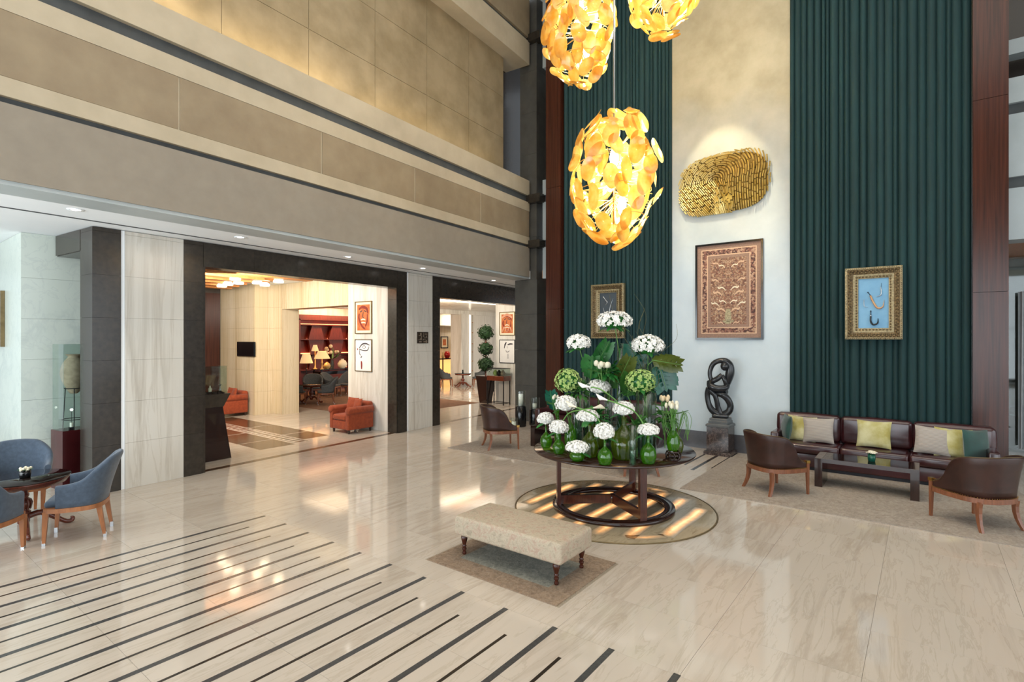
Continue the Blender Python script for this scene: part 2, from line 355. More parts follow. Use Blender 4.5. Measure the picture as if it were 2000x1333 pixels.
def cat_rom(pts, n=6, closed=False):
    P = [Vector(p) for p in pts]; out = []; N = len(P)
    rng = range(N) if closed else range(N-1)
    for i in rng:
        p0, p1, p2, p3 = (P[(i-1) % N], P[i], P[(i+1) % N], P[(i+2) % N]) if closed else (P[max(i-1, 0)], P[i], P[i+1], P[min(i+2, N-1)])
        for k in range(n):
            t = k/n; out.append(.5*((2*p1)+(p2-p0)*t+(2*p0-5*p1+4*p2-p3)*t*t+(3*p1-p0-3*p2+p3)*t**3))
    if not closed: out.append(P[-1])
    return out
D = math.radians

# ------------------------------------------------------------------ the setting
floor = struct('floor', (0, 0, 0), 0, MB().box(-9, 30, -10, 30, -.2, -.012).mesh('floor', 'grout'))
# marble slabs of the lobby floor, one by one where they show large, joints left open
TX, TY, X0, Y0 = .707, .9455, 3.43-7*.707, .32-2*.9455
tile_me = MB().cbox(.0009, TX-.0009, .0009, TY-.0009, -.012, 0, .0004).mesh('tile', 'floor_marble')
done = set()
for i in range(-1, 20):
    for j in range(-1, 13):
        x, y = X0+i*TX, Y0+j*TY; cx, cy = x+TX/2, y+TY/2
        fw = cx*.7924+cy*.61; rt = cx*.61-cy*.7924
        if fw < 2.2 or abs(rt) > fw*1.02+.8 or cx > 10.9 or cy > 9.2+.08*(cx-2.7) : continue
        done.add((i, j)); link('tile', tile_me, floor, (x, y, 0))
big = MB()
for i in range(-12, 44):
    for j in range(-9, 33):
        if (i, j) in done: continue
        x, y = X0+i*TX, Y0+j*TY
        if x < -8.5 or x > 28: continue
        big.box(x+.0015, x+TX-.0015, y+.0015, y+TY-.0015, -.012, 0)
tag(big.build('floor_slabs', 'floor_marble', floor), kind='stuff')
# dark stone lines inlaid in the marble
for k in range(17):
    yc = 6.482-.4728*k
    link('inlay_strip', MB().box(-4.0, 3.40+.004*k, yc-.024, yc+.024, -.01, .0006).mesh('inlay_strip', 'inlay_grey'), floor)
    link('inlay_strip', MB().box(-4.0, 3.085+.005*k, yc-.236-.013, yc-.236+.013, -.01, .0006).mesh('inlay_strip', 'inlay_dark'), floor)
for yc, xa, w in ((3.31, 9.245, .02), (3.082, 8.95, .03), (2.852, 9.26, .02)):
    link('inlay_strip', MB().box(xa, 10.8, yc-w, yc+w, -.01, .0006).mesh('inlay_strip', 'inlay_dark'), floor)

TH = D(4.6); LO = (2.698, 9.242, 0)
wl = struct('wall_left', LO, TH)      # local x runs along the wall, local y goes into it
ROW = [0, .06] + [.06+.61*k for k in range(1, 7)] + [3.775]
def clad(s0, s1, y0, y1, z0, z1, m, name, par=wl, rows=ROW, cols=1, gap=.0012):
    zs = [z for z in rows if z0 < z < z1]; zs = [z0]+[z for z in zs if z-z0 > .08 and z1-z > .05]+[z1]
    for a, b in zip(zs, zs[1:]):
        for c in range(cols):
            p, q = s0+(s1-s0)*c/cols, s0+(s1-s0)*(c+1)/cols
            o = MB().box(-(q-p)/2+gap, (q-p)/2-gap, -(y1-y0)/2, (y1-y0)/2, -(b-a)/2+gap, (b-a)/2-gap)
            link(name, o.mesh(name, m), par, ((p+q)/2, (y0+y1)/2, (a+b)/2))
# marble piers and dark stone portals
clad(.055, .862, 0, .3, 0, 3.775, 'wall_marble', 'marble_panel')
clad(5.915, 6.765, 0, .3, 0, 3.775, 'wall_marble', 'marble_panel')
for s0, s1 in ((.008, .053), (5.866, 5.913)):   # pale metal reveals beside the piers
    link('edge_strip', MB().box(s0, s1, .01, .3, 0, 3.775).mesh('edge_strip', 'ceiling_white'), wl)
clad(.866, 1.165, 0, .3, 0, 3.775, 'granite', 'granite_panel')
clad(1.169, 1.205, .012, .3, 0, 3.39, 'granite', 'granite_panel')
clad(5.56, 5.862, 0, .3, 0, 3.775, 'granite', 'granite_panel')
clad(5.53, 5.556, .012, .3, 0, 3.39, 'granite', 'granite_panel')
clad(1.169, 5.556, 0, .3, 3.38, 3.775, 'granite', 'granite_panel', rows=[], cols=5)
clad(6.769, 7.052, 0, .3, 0, 3.775, 'granite', 'granite_panel')
clad(7.056, 11.5, 0, .3, 3.25, 3.775, 'granite', 'granite_panel', rows=[], cols=5)
clad(11.5, 11.9, 0, .3, 0, 3.775, 'granite', 'granite_panel')
clad(-.346, .004, 0, .42, 0, 3.775, 'granite', 'granite_panel')
clad(-.35, -.32, .42, 1.35, 3.47, 3.775, 'granite', 'granite_panel', rows=[])
link('lintel', MB().box(-.33, .0, .42, 1.35, 3.46, 3.775).mesh('lintel', 'granite'), wl)
link('core', MB().box(-.32, .86, .3, .44, 0, 3.78).mesh('core', 'granite'), wl)
link('core', MB().box(5.58, 6.78, .302, .44, 0, 3.78).mesh('core', 'granite'), wl)
for s0, s1 in ((1.21, 5.53), (7.06, 11.5)):
    link('threshold', MB().box(s0, s1, .06, .21, -.01, .0008).mesh('threshold', 'inlay_brown'), floor, LO, (0, 0, TH))
# the balcony front over the portals: fascia, shadow gaps, panelled band, ledge, stuccoed recess, upper beam
F0, F1, FY = -6.5, 8.66, -1.7
wb = struct('wall_balcony', LO, TH)
def band(z0, z1, m, name='band', y=FY, s0=F0, s1=F1, d=.5): return link(name, MB().box(s0, s1, y, y+d, z0, z1).mesh(name, m), wb)
band(3.82, 4.605, 'plaster_taupe', 'fascia'); band(3.775, 3.82, 'ring_white', 'fascia_edge', FY+.02)
band(4.605, 4.675, 'shadow_gap', 'shadow_gap', FY+.06)
band(4.675, 4.87, 'beam_cream', 'rail'); band(5.55, 5.785, 'beam_cream', 'rail')
for k in range(7):
    a = F0+(F1-F0)*k/7; b = F0+(F1-F0)*(k+1)/7
    link('panel', MB().cbox(a+.012, b-.012, 4.872, 5.548, 0, .012, .004).mesh('panel', 'panel_tan'), wb, (0, FY+.014, 0), (PI/2, 0, 0))
band(4.86, 5.56, 'beam_cream', 'panel_backing', FY+.015)
band(5.785, 5.965, 'shadow_gap', 'shadow_gap', FY+.07)
band(5.965, 6.36, 'beam_cream', 'ledge', FY, d=.9)
RY = FY+.38
for k in range(10):
    a = F0+(7.99-F0)*k/10; b = F0+(7.99-F0)*(k+1)/10
    for z0, z1 in ((6.36, 7.35), (7.35, 8.4), (8.4, 9.5)):
        link('stucco_panel', MB().box(a+.004, b-.004, RY, RY+.06, z0+.004, z1-.004).mesh('stucco_panel', 'recess_stucco'), wb)
band(6.36, 9.6, 'beam_cream', 'panel_backing', RY+.012, s1=7.985, d=.3)
band(9.42, 10.02, 'beam_cream', 'upper_beam', FY, d=.9); band(10.02, 10.12, 'shadow_gap', 'shadow_gap', FY+.06); band(10.12, 11.2, 'panel_tan', 'upper_fascia', FY)
link('return_wall', MB().box(7.99, 12.5, FY+.75, FY+.95, 6.3, 11.2).mesh('return_wall', 'granite'), wb)
# lobby ceiling edge under the balcony, with its dark slot and downlights
ce = struct('ceiling_lower', LO, TH, MB().box(-9, 22, FY+.03, 16, 3.782, 4.0).mesh('ceiling_lower', 'ceiling_white'))
link('slot', MB().box(-6, 11.6, -.40, -.365, 3.774, 3.79).mesh('slot', 'shadow_gap'), ce)
dl = None
for i, (x, y) in enumerate(((1.939, 8.233), (4.035, 8.442), (6.258, 8.804), (8.306, 8.915), (11.2, 9.25))):
    d = thing('downlight', 'round recessed white downlight in the soffit, %s counted from the left' % ('first', 'second', 'third', 'fourth', 'fifth')[i], 'light', (x, y, 3.782), 0, 'soffit downlights')
    MB().lathe([(.05, -.004), (.085, -.008), (.09, 0), (.05, 0)], 20, caps=False).build('trim_ring', 'ceiling_white', d)
    MB().lathe([(0, -.004), (.05, -.004), (.05, .0)], 16).build('lens', 'downlight_lens', d)
    spot('downlight_beam', (x, y, 3.75), (x, y, 0), 26, (1, .93, .82), 95, .9)
# high ceiling, and the far sides of the hall that only light and mirror
struct('ceiling_high', (0, 0, 0), 0, MB().box(-9, 16, -10, 8.2, 11.2, 11.4).mesh('ceiling_high', 'ceiling_white'))
w1 = struct('window_1', (-7.6, 0, 0))
for k in range(13):
    y = -9+1.6*k; link('mullion', MB().box(-.08, .08, y-.04, y+.04, 0, 5.3).mesh('mullion', 'black_iron'), w1)
for z in (.1, 2.7, 5.3): link('transom', MB().box(-.08, .08, -9.1, 10.3, z-.06, z+.06).mesh('transom', 'black_iron'), w1)
link('upper_wall', MB().box(-.1, .2, -10, 12, 5.3, 11.3).mesh('upper_wall', 'beam_cream'), w1)
w2 = struct('window_2', (0, -9.4, 0))
for k in range(14):
    x = -7.5+1.6*k; link('mullion', MB().box(x-.04, x+.04, -.08, .08, 0, 5.3).mesh('mullion', 'black_iron'), w2)
for z in (.1, 2.7, 5.3): link('transom', MB().box(-7.6, 13.4, -.08, .08, z-.06, z+.06).mesh('transom', 'black_iron'), w2)
link('upper_wall', MB().box(-8, 14, -.2, .1, 5.3, 11.3).mesh('upper_wall', 'beam_cream'), w2)

# stone corner column with the dark gap between the two balcony fronts
col = struct('column', (0, 0, 0))
for z0, z1 in ((0, .95), (.95, 1.9), (1.9, 2.85), (2.85, 3.775), (3.775, 4.9), (4.9, 6.0), (6.0, 7.1), (7.1, 8.2), (8.2, 9.3), (9.3, 11.2)):
    hi = z0 > 3.7
    link('stone_panel', MB().box(11.56, 11.57 + (.45 if hi else .6), 8.07 if not hi else 8.08, 8.79 if not hi else 8.62, z0+.002, z1-.002).mesh('stone_panel', 'granite_grey'), col)
for z0, z1 in ((4.58, 4.78), (5.76, 5.98), (10.0, 10.2)):
    link('bracket', MB().box(11.40, 11.66, 7.88, 8.30, z0, z1).mesh('bracket', 'granite'), col)
# the balcony front behind the feature wall, seen on either side of it
rg = struct('wall_back_balcony', (0, 0, 0))
def rband(z0, z1, m, x=11.62, y0=-9.4, y1=7.93, d=.5, n='band'): return link(n, MB().box(x, x+d, y0, y1, z0, z1).mesh(n, m), rg)
rband(3.78, 4.6, 'ring_white', n='fascia'); rband(4.6, 4.78, 'shadow_gap', 11.68, n='shadow_gap'); rband(4.78, 5.78, 'ring_white', n='fascia')
rband(5.78, 5.96, 'shadow_gap', 11.69, n='shadow_gap'); rband(5.96, 6.36, 'ring_white', n='ledge', d=1.2)
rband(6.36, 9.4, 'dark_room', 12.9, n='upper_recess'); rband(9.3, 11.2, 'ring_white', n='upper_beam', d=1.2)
rband(7.0, 7.25, 'ring_white', 12.3, y1=-.9, d=.3, n='gallery_rail')
struct('ceiling_back', (0, 0, 0), 0, MB().box(11.70, 20, -9.4, 8.0, 3.80, 4.0).mesh('ceiling_back', 'slat_wood'))
bw = struct('wall_back', (0, 0, 0), 0, MB().box(14.6, 14.8, -9.4, 8.0, 0, 3.79).mesh('wall_back', 'dark_room'))
link('glazing', MB().box(14.2, 14.22, -6, 3, 0, 3.78).mesh('glazing', 'glass_pane'), bw)
cu = MB().grid(lambda u, v: (14.0+.05*math.sin(u*40), -1.42-.34*u-.16*v*(u), .1+v*3.0), 40, 3).build('sheer_curtain', 'sheer')
tag(cu, 'pale sheer curtain gathered behind the right wooden column', 'curtain')

# ------------------------------------------------------------------ feature wall
fw = struct('wall_feature', (0, 0, 0))
t = NT('feature_lit_stucco'); v = t.coord('World'); n1 = t.noise(v, 1.6, 10, .6); n2 = t.noise(v, .6, 3)
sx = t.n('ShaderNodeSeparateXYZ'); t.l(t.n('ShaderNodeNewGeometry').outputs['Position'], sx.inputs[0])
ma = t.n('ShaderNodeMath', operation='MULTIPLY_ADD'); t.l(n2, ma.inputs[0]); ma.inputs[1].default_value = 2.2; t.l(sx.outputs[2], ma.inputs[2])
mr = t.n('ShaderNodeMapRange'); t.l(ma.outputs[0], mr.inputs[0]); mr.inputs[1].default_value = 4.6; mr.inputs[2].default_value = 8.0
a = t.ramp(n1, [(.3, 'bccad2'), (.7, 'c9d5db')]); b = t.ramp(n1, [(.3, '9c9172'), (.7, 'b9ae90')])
t.set(t.mix(mr.outputs[0], a, b), .5); t.bump(n1, .05); MAT['feature_lit_stucco'] = t.m  # cool daylight low and dim warm light high painted into the plaster
link('plastered_face', MB().box(10.87, 11.2, -1.0, 7.2, 0, 11.2).mesh('plastered_face', 'feature_lit_stucco'), fw)
tag(link('baseboard_feature', MB().box(10.845, 10.87, -1.0, 7.2, 0, .34).mesh('baseboard_feature', 'base_stone')), kind='structure')
for side, y0, y1 in (('right', -.985, -.585), ('left', 6.79, 7.2)):
    c = struct('trim_column_'+side, (0, 0, 0))
    for z0, z1 in ((0, 2.9), (2.9, 5.80), (5.80, 8.7), (8.7, 11.2)):
        link('veneer_panel', MB().box(10.69, 10.87, y0, y1, z0+.003, z1-.003).mesh('veneer_panel', 'wood_column'), c)
def curtain(name, y0, y1, label, n, seed):
    rr = random.Random(seed); ph = []; y = y0; cuts = [0]
    while len(cuts) < n+1: cuts.append(cuts[-1]+rr.uniform(.55, 1.45))
    cuts = [c/cuts[-1] for c in cuts]; prof = []
    for k in range(n):
        a, b = cuts[k], cuts[k+1]; dd = rr.uniform(.045, .09)
        for t_, e_ in ((0, 0), (.05, .45), (.16, .82), (.34, 1), (.55, .97), (.75, .8), (.9, .5), (.97, .2)): prof.append((a+(b-a)*t_, dd*e_))
    prof.append((1, 0)); m = len(prof)-1
    jit = [rr.uniform(-.4, .4) for _ in prof]
    def fn(u, v):
        i = round(u*m); q, d = prof[i]; wob = .002*math.sin(v*5+jit[i]*6)
        return (10.866-d*(.85+.2*v)-.003, y1-(y1-y0)*q+wob*(1 if 0 < i < m else 0), .06+v*11.0)
    o = MB().grid(fn, m, 14).build(name, 'velvet_teal')
    return tag(o, label, 'curtain', 'teal velvet drapes')
curtain('drape', -.58, 1.945, 'floor length teal velvet drape behind the leather sofa with cushions', 24, 3)
curtain('drape', 4.156, 6.77, 'teal velvet drape on the left, behind the tall flower display', 27, 5)

# ------------------------------------------------------------------ rooms behind the portals
def wbox(name, m, x0, x1, y0, y1, z0, z1, par=None):
    if par is None: return struct(name, (0, 0, 0), 0, MB().box(x0, x1, y0, y1, z0, z1).mesh(name, m))
    return link(name, MB().box(x0, x1, y0, y1, z0, z1).mesh(name, m), par)
wm = struct('wall_foyer')
def slabs(par, m, ax, fixed, a0, a1, n, z0, z1, th=.03, rows=(0, .67, 1.28, 1.89, 2.5, 3.11, 3.78)):
    # thin stone slabs hung on a wall that runs along x ('x') or y ('y'); the face stands at 'fixed'
    zs = [z0]+[z for z in rows if z0+.1 < z < z1-.1]+[z1]
    for a, b in zip(zs, zs[1:]):
        for k in range(n):
            p, q = a0+(a1-a0)*k/n+.0015, a0+(a1-a0)*(k+1)/n-.0015
            mb = MB().box(fixed, fixed+th, p, q, a+.0015, b-.0015) if ax == 'y' else MB().box(p, q, fixed, fixed+th, a+.0015, b-.0015)
            c = Vector(((fixed+th/2, (p+q)/2, (a+b)/2) if ax == 'y' else ((p+q)/2, fixed+th/2, (a+b)/2)))
            mb.v = [tuple(Vector(x)-c) for x in mb.v]
            link('stone_slab', mb.mesh('stone_slab', m), par, c)
wbox('picture_wall', 'wall_marble', 8.25, 8.75, 9.99, 11.56, 0, 3.781, wm); slabs(wm, 'wall_marble', 'y', 8.22, 10.0, 11.56, 2, 0, 3.78, rows=())
wbox('lintel', 'warm_marble', 8.25, 8.75, 11.56, 14.72, 3.055, 3.781, wm); slabs(wm, 'warm_marble', 'y', 8.22, 11.563, 14.72, 5, 3.05, 3.78, rows=())
wbox('pier', 'warm_marble', 8.25, 8.75, 14.72, 15.17, 0, 3.781, wm); slabs(wm, 'warm_marble', 'y', 8.22, 14.72, 15.17, 1, 0, 3.78)
wbox('screen_wall', 'warm_marble', 7.68, 8.75, 15.2, 17.6, 0, 3.781, wm); slabs(wm, 'warm_marble', 'y', 7.65, 15.2, 17.5, 4, 0, 3.78); slabs(wm, 'warm_marble', 'x', 15.17, 7.65, 8.22, 1, 0, 3.78)
wbox('timber_wall', 'dark_room', 2.9, 7.68, 17.3, 17.6, 0, 3.781, wm)
for k in range(6): wbox('timber_panel', 'wood_column', 2.95+.78*k, 2.95+.78*k+.77, 17.27, 17.3, .1, 3.6, wm)
# left bay: pale marble block
wbay = struct('wall_bay'); wbox('block', 'white_marble', 1.87, 2.9, 10.62, 18, 0, 3.781, wbay)
slabs(wbay, 'white_marble', 'x', 10.6, 1.85, 3.0, 1, 0, 3.78); slabs(wbay, 'white_marble', 'y', 1.85, 10.63, 16, 3, 0, 3.78, .02, rows=())
wbox('wall_far_left', 'ceiling_white', -9, 2.0, 17.8, 18, 0, 3.79)
# timber raft with lamps on the foyer ceiling
raft = thing('ceiling_raft', 'amber timber raft of staggered slats with glowing lamps, on the ceiling inside the first portal', 'ceiling lamp', (0, 0, 0))
rr = random.Random(4)
for k in range(11):
    y = 11.9+.37*k; x1 = 7.35-.35*((k*7) % 5)*.55-.02*k; x0 = 3.6+.4*(k % 3)
    MB().cbox(x0, x1, y-.15, y+.15, 3.60+.05*(k % 2), 3.76, .01).build('slat', 'slat_wood', raft)
for x, y in ((6.33, 13.9), (6.38, 13.45), (6.62, 13.0), (6.47, 14.55), (6.78, 12.3), (7.02, 13.4), (5.9, 12.6), (5.6, 14.2), (5.2, 13.1)):
    MB().lathe([(0, 0), (.11, 0), (.12, .03), (.08, .09)], 16, (x, y, 3.55)).build('lamp', 'glow_warm', raft)
area('foyer_fill_light', (4.9, 12.0, 3.3), (7.4, 15.6, 1.3), 2.6, .6, 250, (1, .91, .78)); area('foyer_fill_light', (6.9, 10.25, 3.2), (8.22, 11.2, 1.9), .8, .4, 12, (1, .92, .82))  # unseen lamps added to brighten the foyer walls
# brown stone pattern set into the foyer floor
for (x0, x1, y0, y1) in ((5.35, 6.1, 10.4, 11.28), (5.35, 6.1, 11.32, 12.5), (5.35, 6.1, 12.54, 14.4), (6.5, 7.13, 10.75, 11.6), (6.5, 7.13, 11.64, 13.2), (6.5, 7.13, 13.24, 15.4)):
    link('inlay_slab', MB().box(x0, x1, y0, y1, -.01, .0008).mesh('inlay_slab', 'inlay_brown'), floor)
for k in range(22): link('inlay_key', MB().box(6.22, 6.42, 10.55+.2*k, 10.55+.2*k+.1, -.01, .0008).mesh('inlay_key', 'inlay_brown'), floor)
for xx in (6.17, 6.45): link('inlay_strip', MB().box(xx-.012, xx+.012, 10.5, 15.0, -.01, .0008).mesh('inlay_strip', 'inlay_brown'), floor)

def frame(name, label, loc, rot, w, h, m, fwid=.03, dep=.03, panel='paper_white', mat_w=0, mat_m='mat_cream', cat='picture', group=None):
    # local: picture faces -y, x across, z up, origin at its centre
    t_ = thing(name, label, cat, loc, rot, group); f = MB()
    for a in (-1, 1):
        f.box(a*w/2-(fwid if a > 0 else 0), a*w/2+(fwid if a < 0 else 0), -dep, 0, -h/2, h/2)
        f.box(-w/2+fwid, w/2-fwid, -dep, 0, a*h/2-(fwid if a > 0 else 0), a*h/2+(fwid if a < 0 else 0))
    f.build('frame', m, t_)
    iw, ih = w-2*fwid, h-2*fwid
    if mat_w:
        MB().box(-iw/2, iw/2, -dep*.5, -.002, -ih/2, ih/2).build('mount', mat_m, t_)
        MB().box(-iw/2+mat_w, iw/2-mat_w, -dep*.5-.002, -.002, -ih/2+mat_w, ih/2-mat_w).build('print', panel, t_)
    else: MB().box(-iw/2, iw/2, -dep*.5, -.002, -ih/2, ih/2).build('print', panel, t_)
    return t_
def strokes(par, lst, m, y, name='brush_stroke'):
    for pts, w in lst:
        P = cat_rom([(x, 0, z) for x, z in pts], 5) if len(pts) > 2 else [Vector((x, 0, z)) for x, z in pts]
        mb = MB(); n = len(P); ws = w if isinstance(w, list) else [w*(.45+.55*math.sin(PI*(i+.6)/(n+.2))) for i in range(n)]
        vs = []
        for i in range(n):
            d = (P[min(i+1, n-1)]-P[max(i-1, 0)]).normalized(); nn = Vector((-d.z, 0, d.x))
            wi = ws[i] if i < len(ws) else ws[-1]
            vs += [P[i]+nn*wi/2, P[i]-nn*wi/2]
        vs = [Vector((p.x, y, p.z)) for p in vs]; m0 = len(vs); vs += [p+Vector((0, .002, 0)) for p in vs]
        fs = [(2*i, 2*i+1, 2*i+3, 2*i+2) for i in range(n-1)]+[(m0+2*i+2, m0+2*i+3, m0+2*i+1, m0+2*i) for i in range(n-1)]
        fs += [(2*i+2, m0+2*i+2, m0+2*i, 2*i) for i in range(n-1)]+[(2*i+1, m0+2*i+1, m0+2*i+3, 2*i+3) for i in range(n-1)]
        mb.add(vs, fs).build(name, m, par)
RX = -PI/2   # faces -x
def face_print(loc, label, k):
    p = frame('framed_print', label, loc, RX, .66, .80, 'bronze_trim', .022, .03, 'art_orange', .06, group='abstract face prints')
    y = -.021
    strokes(p, [([(-.17, .2), (-.05, .26), (.12, .22), (.18, .1)], .07), ([(-.16, .1), (-.17, -.02), (-.06, -.2), (.06, -.28)], .06), ([(.16, .08), (.15, -.08), (.08, -.22)], .05)], 'ink_red', y)
    strokes(p, [([(-.12, .14), (-.04, .17)], .03), ([(.03, .17), (.12, .14)], .03), ([(0, .14), (-.02, .02), (.03, -.01)], .02)], 'ink', y-.002)
    strokes(p, [([(-.09, -.06), (0, -.04), (.09, -.06)], .03), ([(-.08, -.13), (.02, -.12), (.1, -.14)], .03)], 'mat_cream', y-.003)
    if k: strokes(p, [([(-.22, .2), (0, .3), (.22, .2)], .09), ([(-.2, -.28), (-.12, -.12), (-.02, -.28)], .05), ([(.02, -.28), (.12, -.12), (.2, -.28)], .05)], 'art_rose', y-.004)
def eye_print(loc, label, k):
    p = frame('framed_print', label, loc, RX, .66, .79, 'bronze_trim' if not k else 'black_iron', .016, .03, 'paper_white', 0, group='ink drawings')
    y = -.018
    if not k:
        strokes(p, [([(-.16, .18), (-.05, .27), (.1, .29), (.24, .25)], .035), ([(-.18, .16), (0, .12), (.16, .13), (.22, .22)], .026), ([(-.05, .2), (.02, .24), (.09, .21), (.03, .17), (-.05, .2)], .012), ([(-.14, .14), (-.15, .04), (-.1, .0)], .02), ([(-.1, -.06), (-.06, -.02)], .03)], 'ink', y)
        strokes(p, [([(-.08, -.14), (-.07, -.22), (-.07, -.34)], .06), ([(-.24, .17), (-.22, .13)], .03)], 'ink_red', y)
    else:
        strokes(p, [([(-.12, .2), (-.06, .28), (-.02, .3)], .04), ([(-.04, .29), (-.1, .18), (-.12, .1)], .035), ([(.02, .22), (.12, .25), (.24, .25)], .05), ([(-.06, .05), (-.02, -.02), (.06, -.01), (.1, .03)], .02), ([(0, .18), (.0, .1)], .015)], 'ink', y)
        for q in range(5): strokes(p, [([(0, -.09-.035*q), (.07, -.09-.035*q)], .012)], 'ink', y)
face_print((8.218, 10.92, 2.72), 'framed orange abstract face print on the marble wall through the first portal', 0)
eye_print((8.218, 10.92, 1.79), 'framed ink drawing of an eye on white, under the orange print through the first portal', 0)
face_print((14.298, 11.2, 2.71), 'framed orange abstract face print partly hidden by the dark column, through the second portal', 1)
eye_print((14.298, 11.2, 1.77), 'framed black ink drawing on white paper, above the glass display table', 1)
tv = thing('wall_screen', 'small black wall screen on the striped marble of the foyer', 'television', (7.648, 15.62, 1.9), RX)
MB().cbox(-.5, .5, -.05, 0, -.21, .21).build('casing', 'black_gloss', tv, (0, 0, 0)); MB().box(-.48, .48, -.053, -.05, -.19, .19).build('display', 'screen_black', tv)
# the lounge seen through the foyer
ca = MB().box(9.5, 13.9, 12.1, 20.25, -.01, .004).build('lounge_carpet', 'carpet_lounge'); tag(ca, 'brown lounge carpet under the grey chairs', 'carpet')
wlo = struct('wall_lounge'); wbox('shelf_back', 'red_shelf', 9.0, 17.0, 20.3, 20.5, 0, 3.2, wlo); wbox('upper_wall', 'wall_marble', 8.0, 17.0, 20.28, 20.5, 3.2, 3.79, wlo)
wbox('side_wall', 'warm_marble', 8.75, 9.0, 15.2, 20.3, 0, 3.781, wlo)
she = thing('shelving', 'tall red lacquered shelving with glowing shelf edges and slanted dividers, in the lounge', 'shelf', (0, 0, 0))
MB().box(11.6, 17, 19.9, 20.3, 2.97, 3.16).build('cornice', 'wood_red', she); MB().box(11.6, 11.9, 19.9, 20.3, 0, 3.0).build('side_panel', 'wood_red', she)
for k, z in enumerate((.92, 1.56, 2.17, 2.77)):
    MB().box(11.9, 17, 19.92, 20.3, z-.02, z+.02).build('shelf', 'wood_red', she)
    for q in range(6):
        xa = 12.0+.95*q+(.0 if k % 2 else .42)
        if k == 3 or q < 5: MB().box(xa, xa+(.52 if k < 3 else .95), 20.1, 20.29, z+.021, z+.05).build('light_strip', 'glow_red', she)
for k, z in enumerate((.94, 1.58, 2.19)):
    for q in range(5):
        xc = 12.69+.95*q; h = .57; tw, bw_ = ((.20, .36) if k != 1 else (.36, .24))
        mb = MB(); mb.X = Matrix.Translation((xc, 20.12, z)) @ Matrix.Rotation(PI/2, 4, 'X')
        mb.prism([(-bw_, 0), (bw_, 0), (tw, h), (-tw, h)], -.02, .1).build('divider_panel', 'wood_red', she)
area('lounge_fill_light', (12, 17, 3.6), (12, 17, 0), 3, 3, 70, (1, .72, .45))  # unseen overhead panel added to light the lounge
area('shelf_fill_light', (13.5, 19.2, 3.5), (13.8, 20.3, 1.6), 3, .4, 110, (1, .55, .3))  # unseen panel added to brighten the red shelving
# far side of the second portal
wp = struct('wall_gallery'); wbox('picture_wall', 'wall_marble', 14.3, 14.8, 9.95, 11.72, 0, 3.781, wp)
wbox('far_wall', 'wall_marble', 19.75, 30, 17.6, 18, 0, 3.4, wp); wbox('beam', 'wall_marble', 10, 30, 17.55, 17.95, 3.36, 3.62, wp)
wbox('pillar', 'wall_marble', 18.77, 19.52, 17.5, 18.2, 0, 3.4, wp); wbox('light_slot', 'glow_white', 19.34, 19.42, 17.48, 17.5, .4, 3.36, wp)
nic = thing('display_niche', 'narrow dark wall niche with lit shelves beside the marble pillar, through the second portal', 'shelf', (0, 0, 0))
MB().box(19.53, 19.75, 17.9, 17.95, .6, 3.0).build('back_panel', 'red_shelf', nic)
for z in (.62, 1.1, 1.55, 1.95, 2.5, 3.0): MB().box(19.53, 19.75, 17.62, 17.9, z-.015, z+.015).build('shelf', 'slat_wood', nic)
for z in (1.12, 1.57, 1.97):
    v_ = MB().lathe([(.04, 0), (.06, .1), (.03, .2), (.04, .26)], 10).build('niche_vase', 'ink_red', None, (19.63, 17.75, z+.005)); tag(v_, 'small dark vase on the %s lit shelf of the wall niche' % {1.12: 'lower', 1.57: 'middle', 1.97: 'upper'}[z], 'vase', 'niche vases')
wbox('ceiling_gallery', 'wall_marble', 12, 32, 13.6, 26, 3.55, 3.6)
cv = struct('trim_cove', (0, 0, 0)); wbox('cove_light', 'glow_white', 11, 18, 13.42, 13.6, 3.56, 3.70, cv)
for k in range(26): wbox('cove_slat', 'slat_wood', 11.9+.22*k, 11.98+.22*k, 13.1, 13.4, 3.70, 3.782, cv)
wbox('wall_bar', 'warm_marble', 20, 30, 23.2, 23.4, 0, 3.55); wbox('soffit_bar', 'ceiling_white', 20, 30, 21.5, 23.2, 2.95, 3.55)
dr = struct('door_1', (0, 0, 0), 0, MB().box(23.98, 24.6, 23.12, 23.2, 0, 2.15).mesh('door_1', 'black_gloss'))
bar_ = thing('bar_counter', 'bar counter with dark top and amber lit front, far through the second portal', 'counter', (0, 0, 0))
MB().box(20.8, 26, 21.9, 22.6, 1.0, 1.06).build('counter_top', 'black_gloss', bar_); MB().box(20.9, 26, 22.0, 22.5, .1, 1.0).build('front_panel', 'bar_glow', bar_)
for x in (22.0, 23.4): MB().box(x, x+.06, 21.96, 22.0, 0, 1.0).build('post', 'black_iron', bar_)
frame('framed_print', 'small framed red print on the beige wall behind the bar', (23.36, 23.19, 1.98), 0, .62, .72, 'black_iron', .05, .04, 'art_orange', .12)
rv = MB().lathe([(.1, 0), (.17, .12), (.19, .24), (.13, .36), (.09, .4)], 14).build('red_vase', 'red_glass', None, (22.6, 22.2, 1.06)); tag(rv, 'round red glass vase standing on the bar counter', 'vase')
rv = MB().lathe([(.05, 0), (.08, .1), (.03, .22), (.035, .34)], 12).build('amber_bottle', 'ceramic_gold', None, (22.25, 22.2, 1.06)); tag(rv, 'slim amber bottle standing on the bar counter', 'bottle')
ch = thing('bar_pendant', 'glowing drum pendant lamp with dark rim over the bar', 'lamp', (24.1, 22.6, 2.3)); MB().lathe([(.32, 0), (.36, .28)], 20).build('shade', 'glow_white', ch); MB().lathe([(.37, .28), (.37, .36)], 20).build('rim', 'black_iron', ch); MB().tube([(0, 0, .3), (0, 0, .68)], .012, 6).build('cord', 'black_iron', ch)
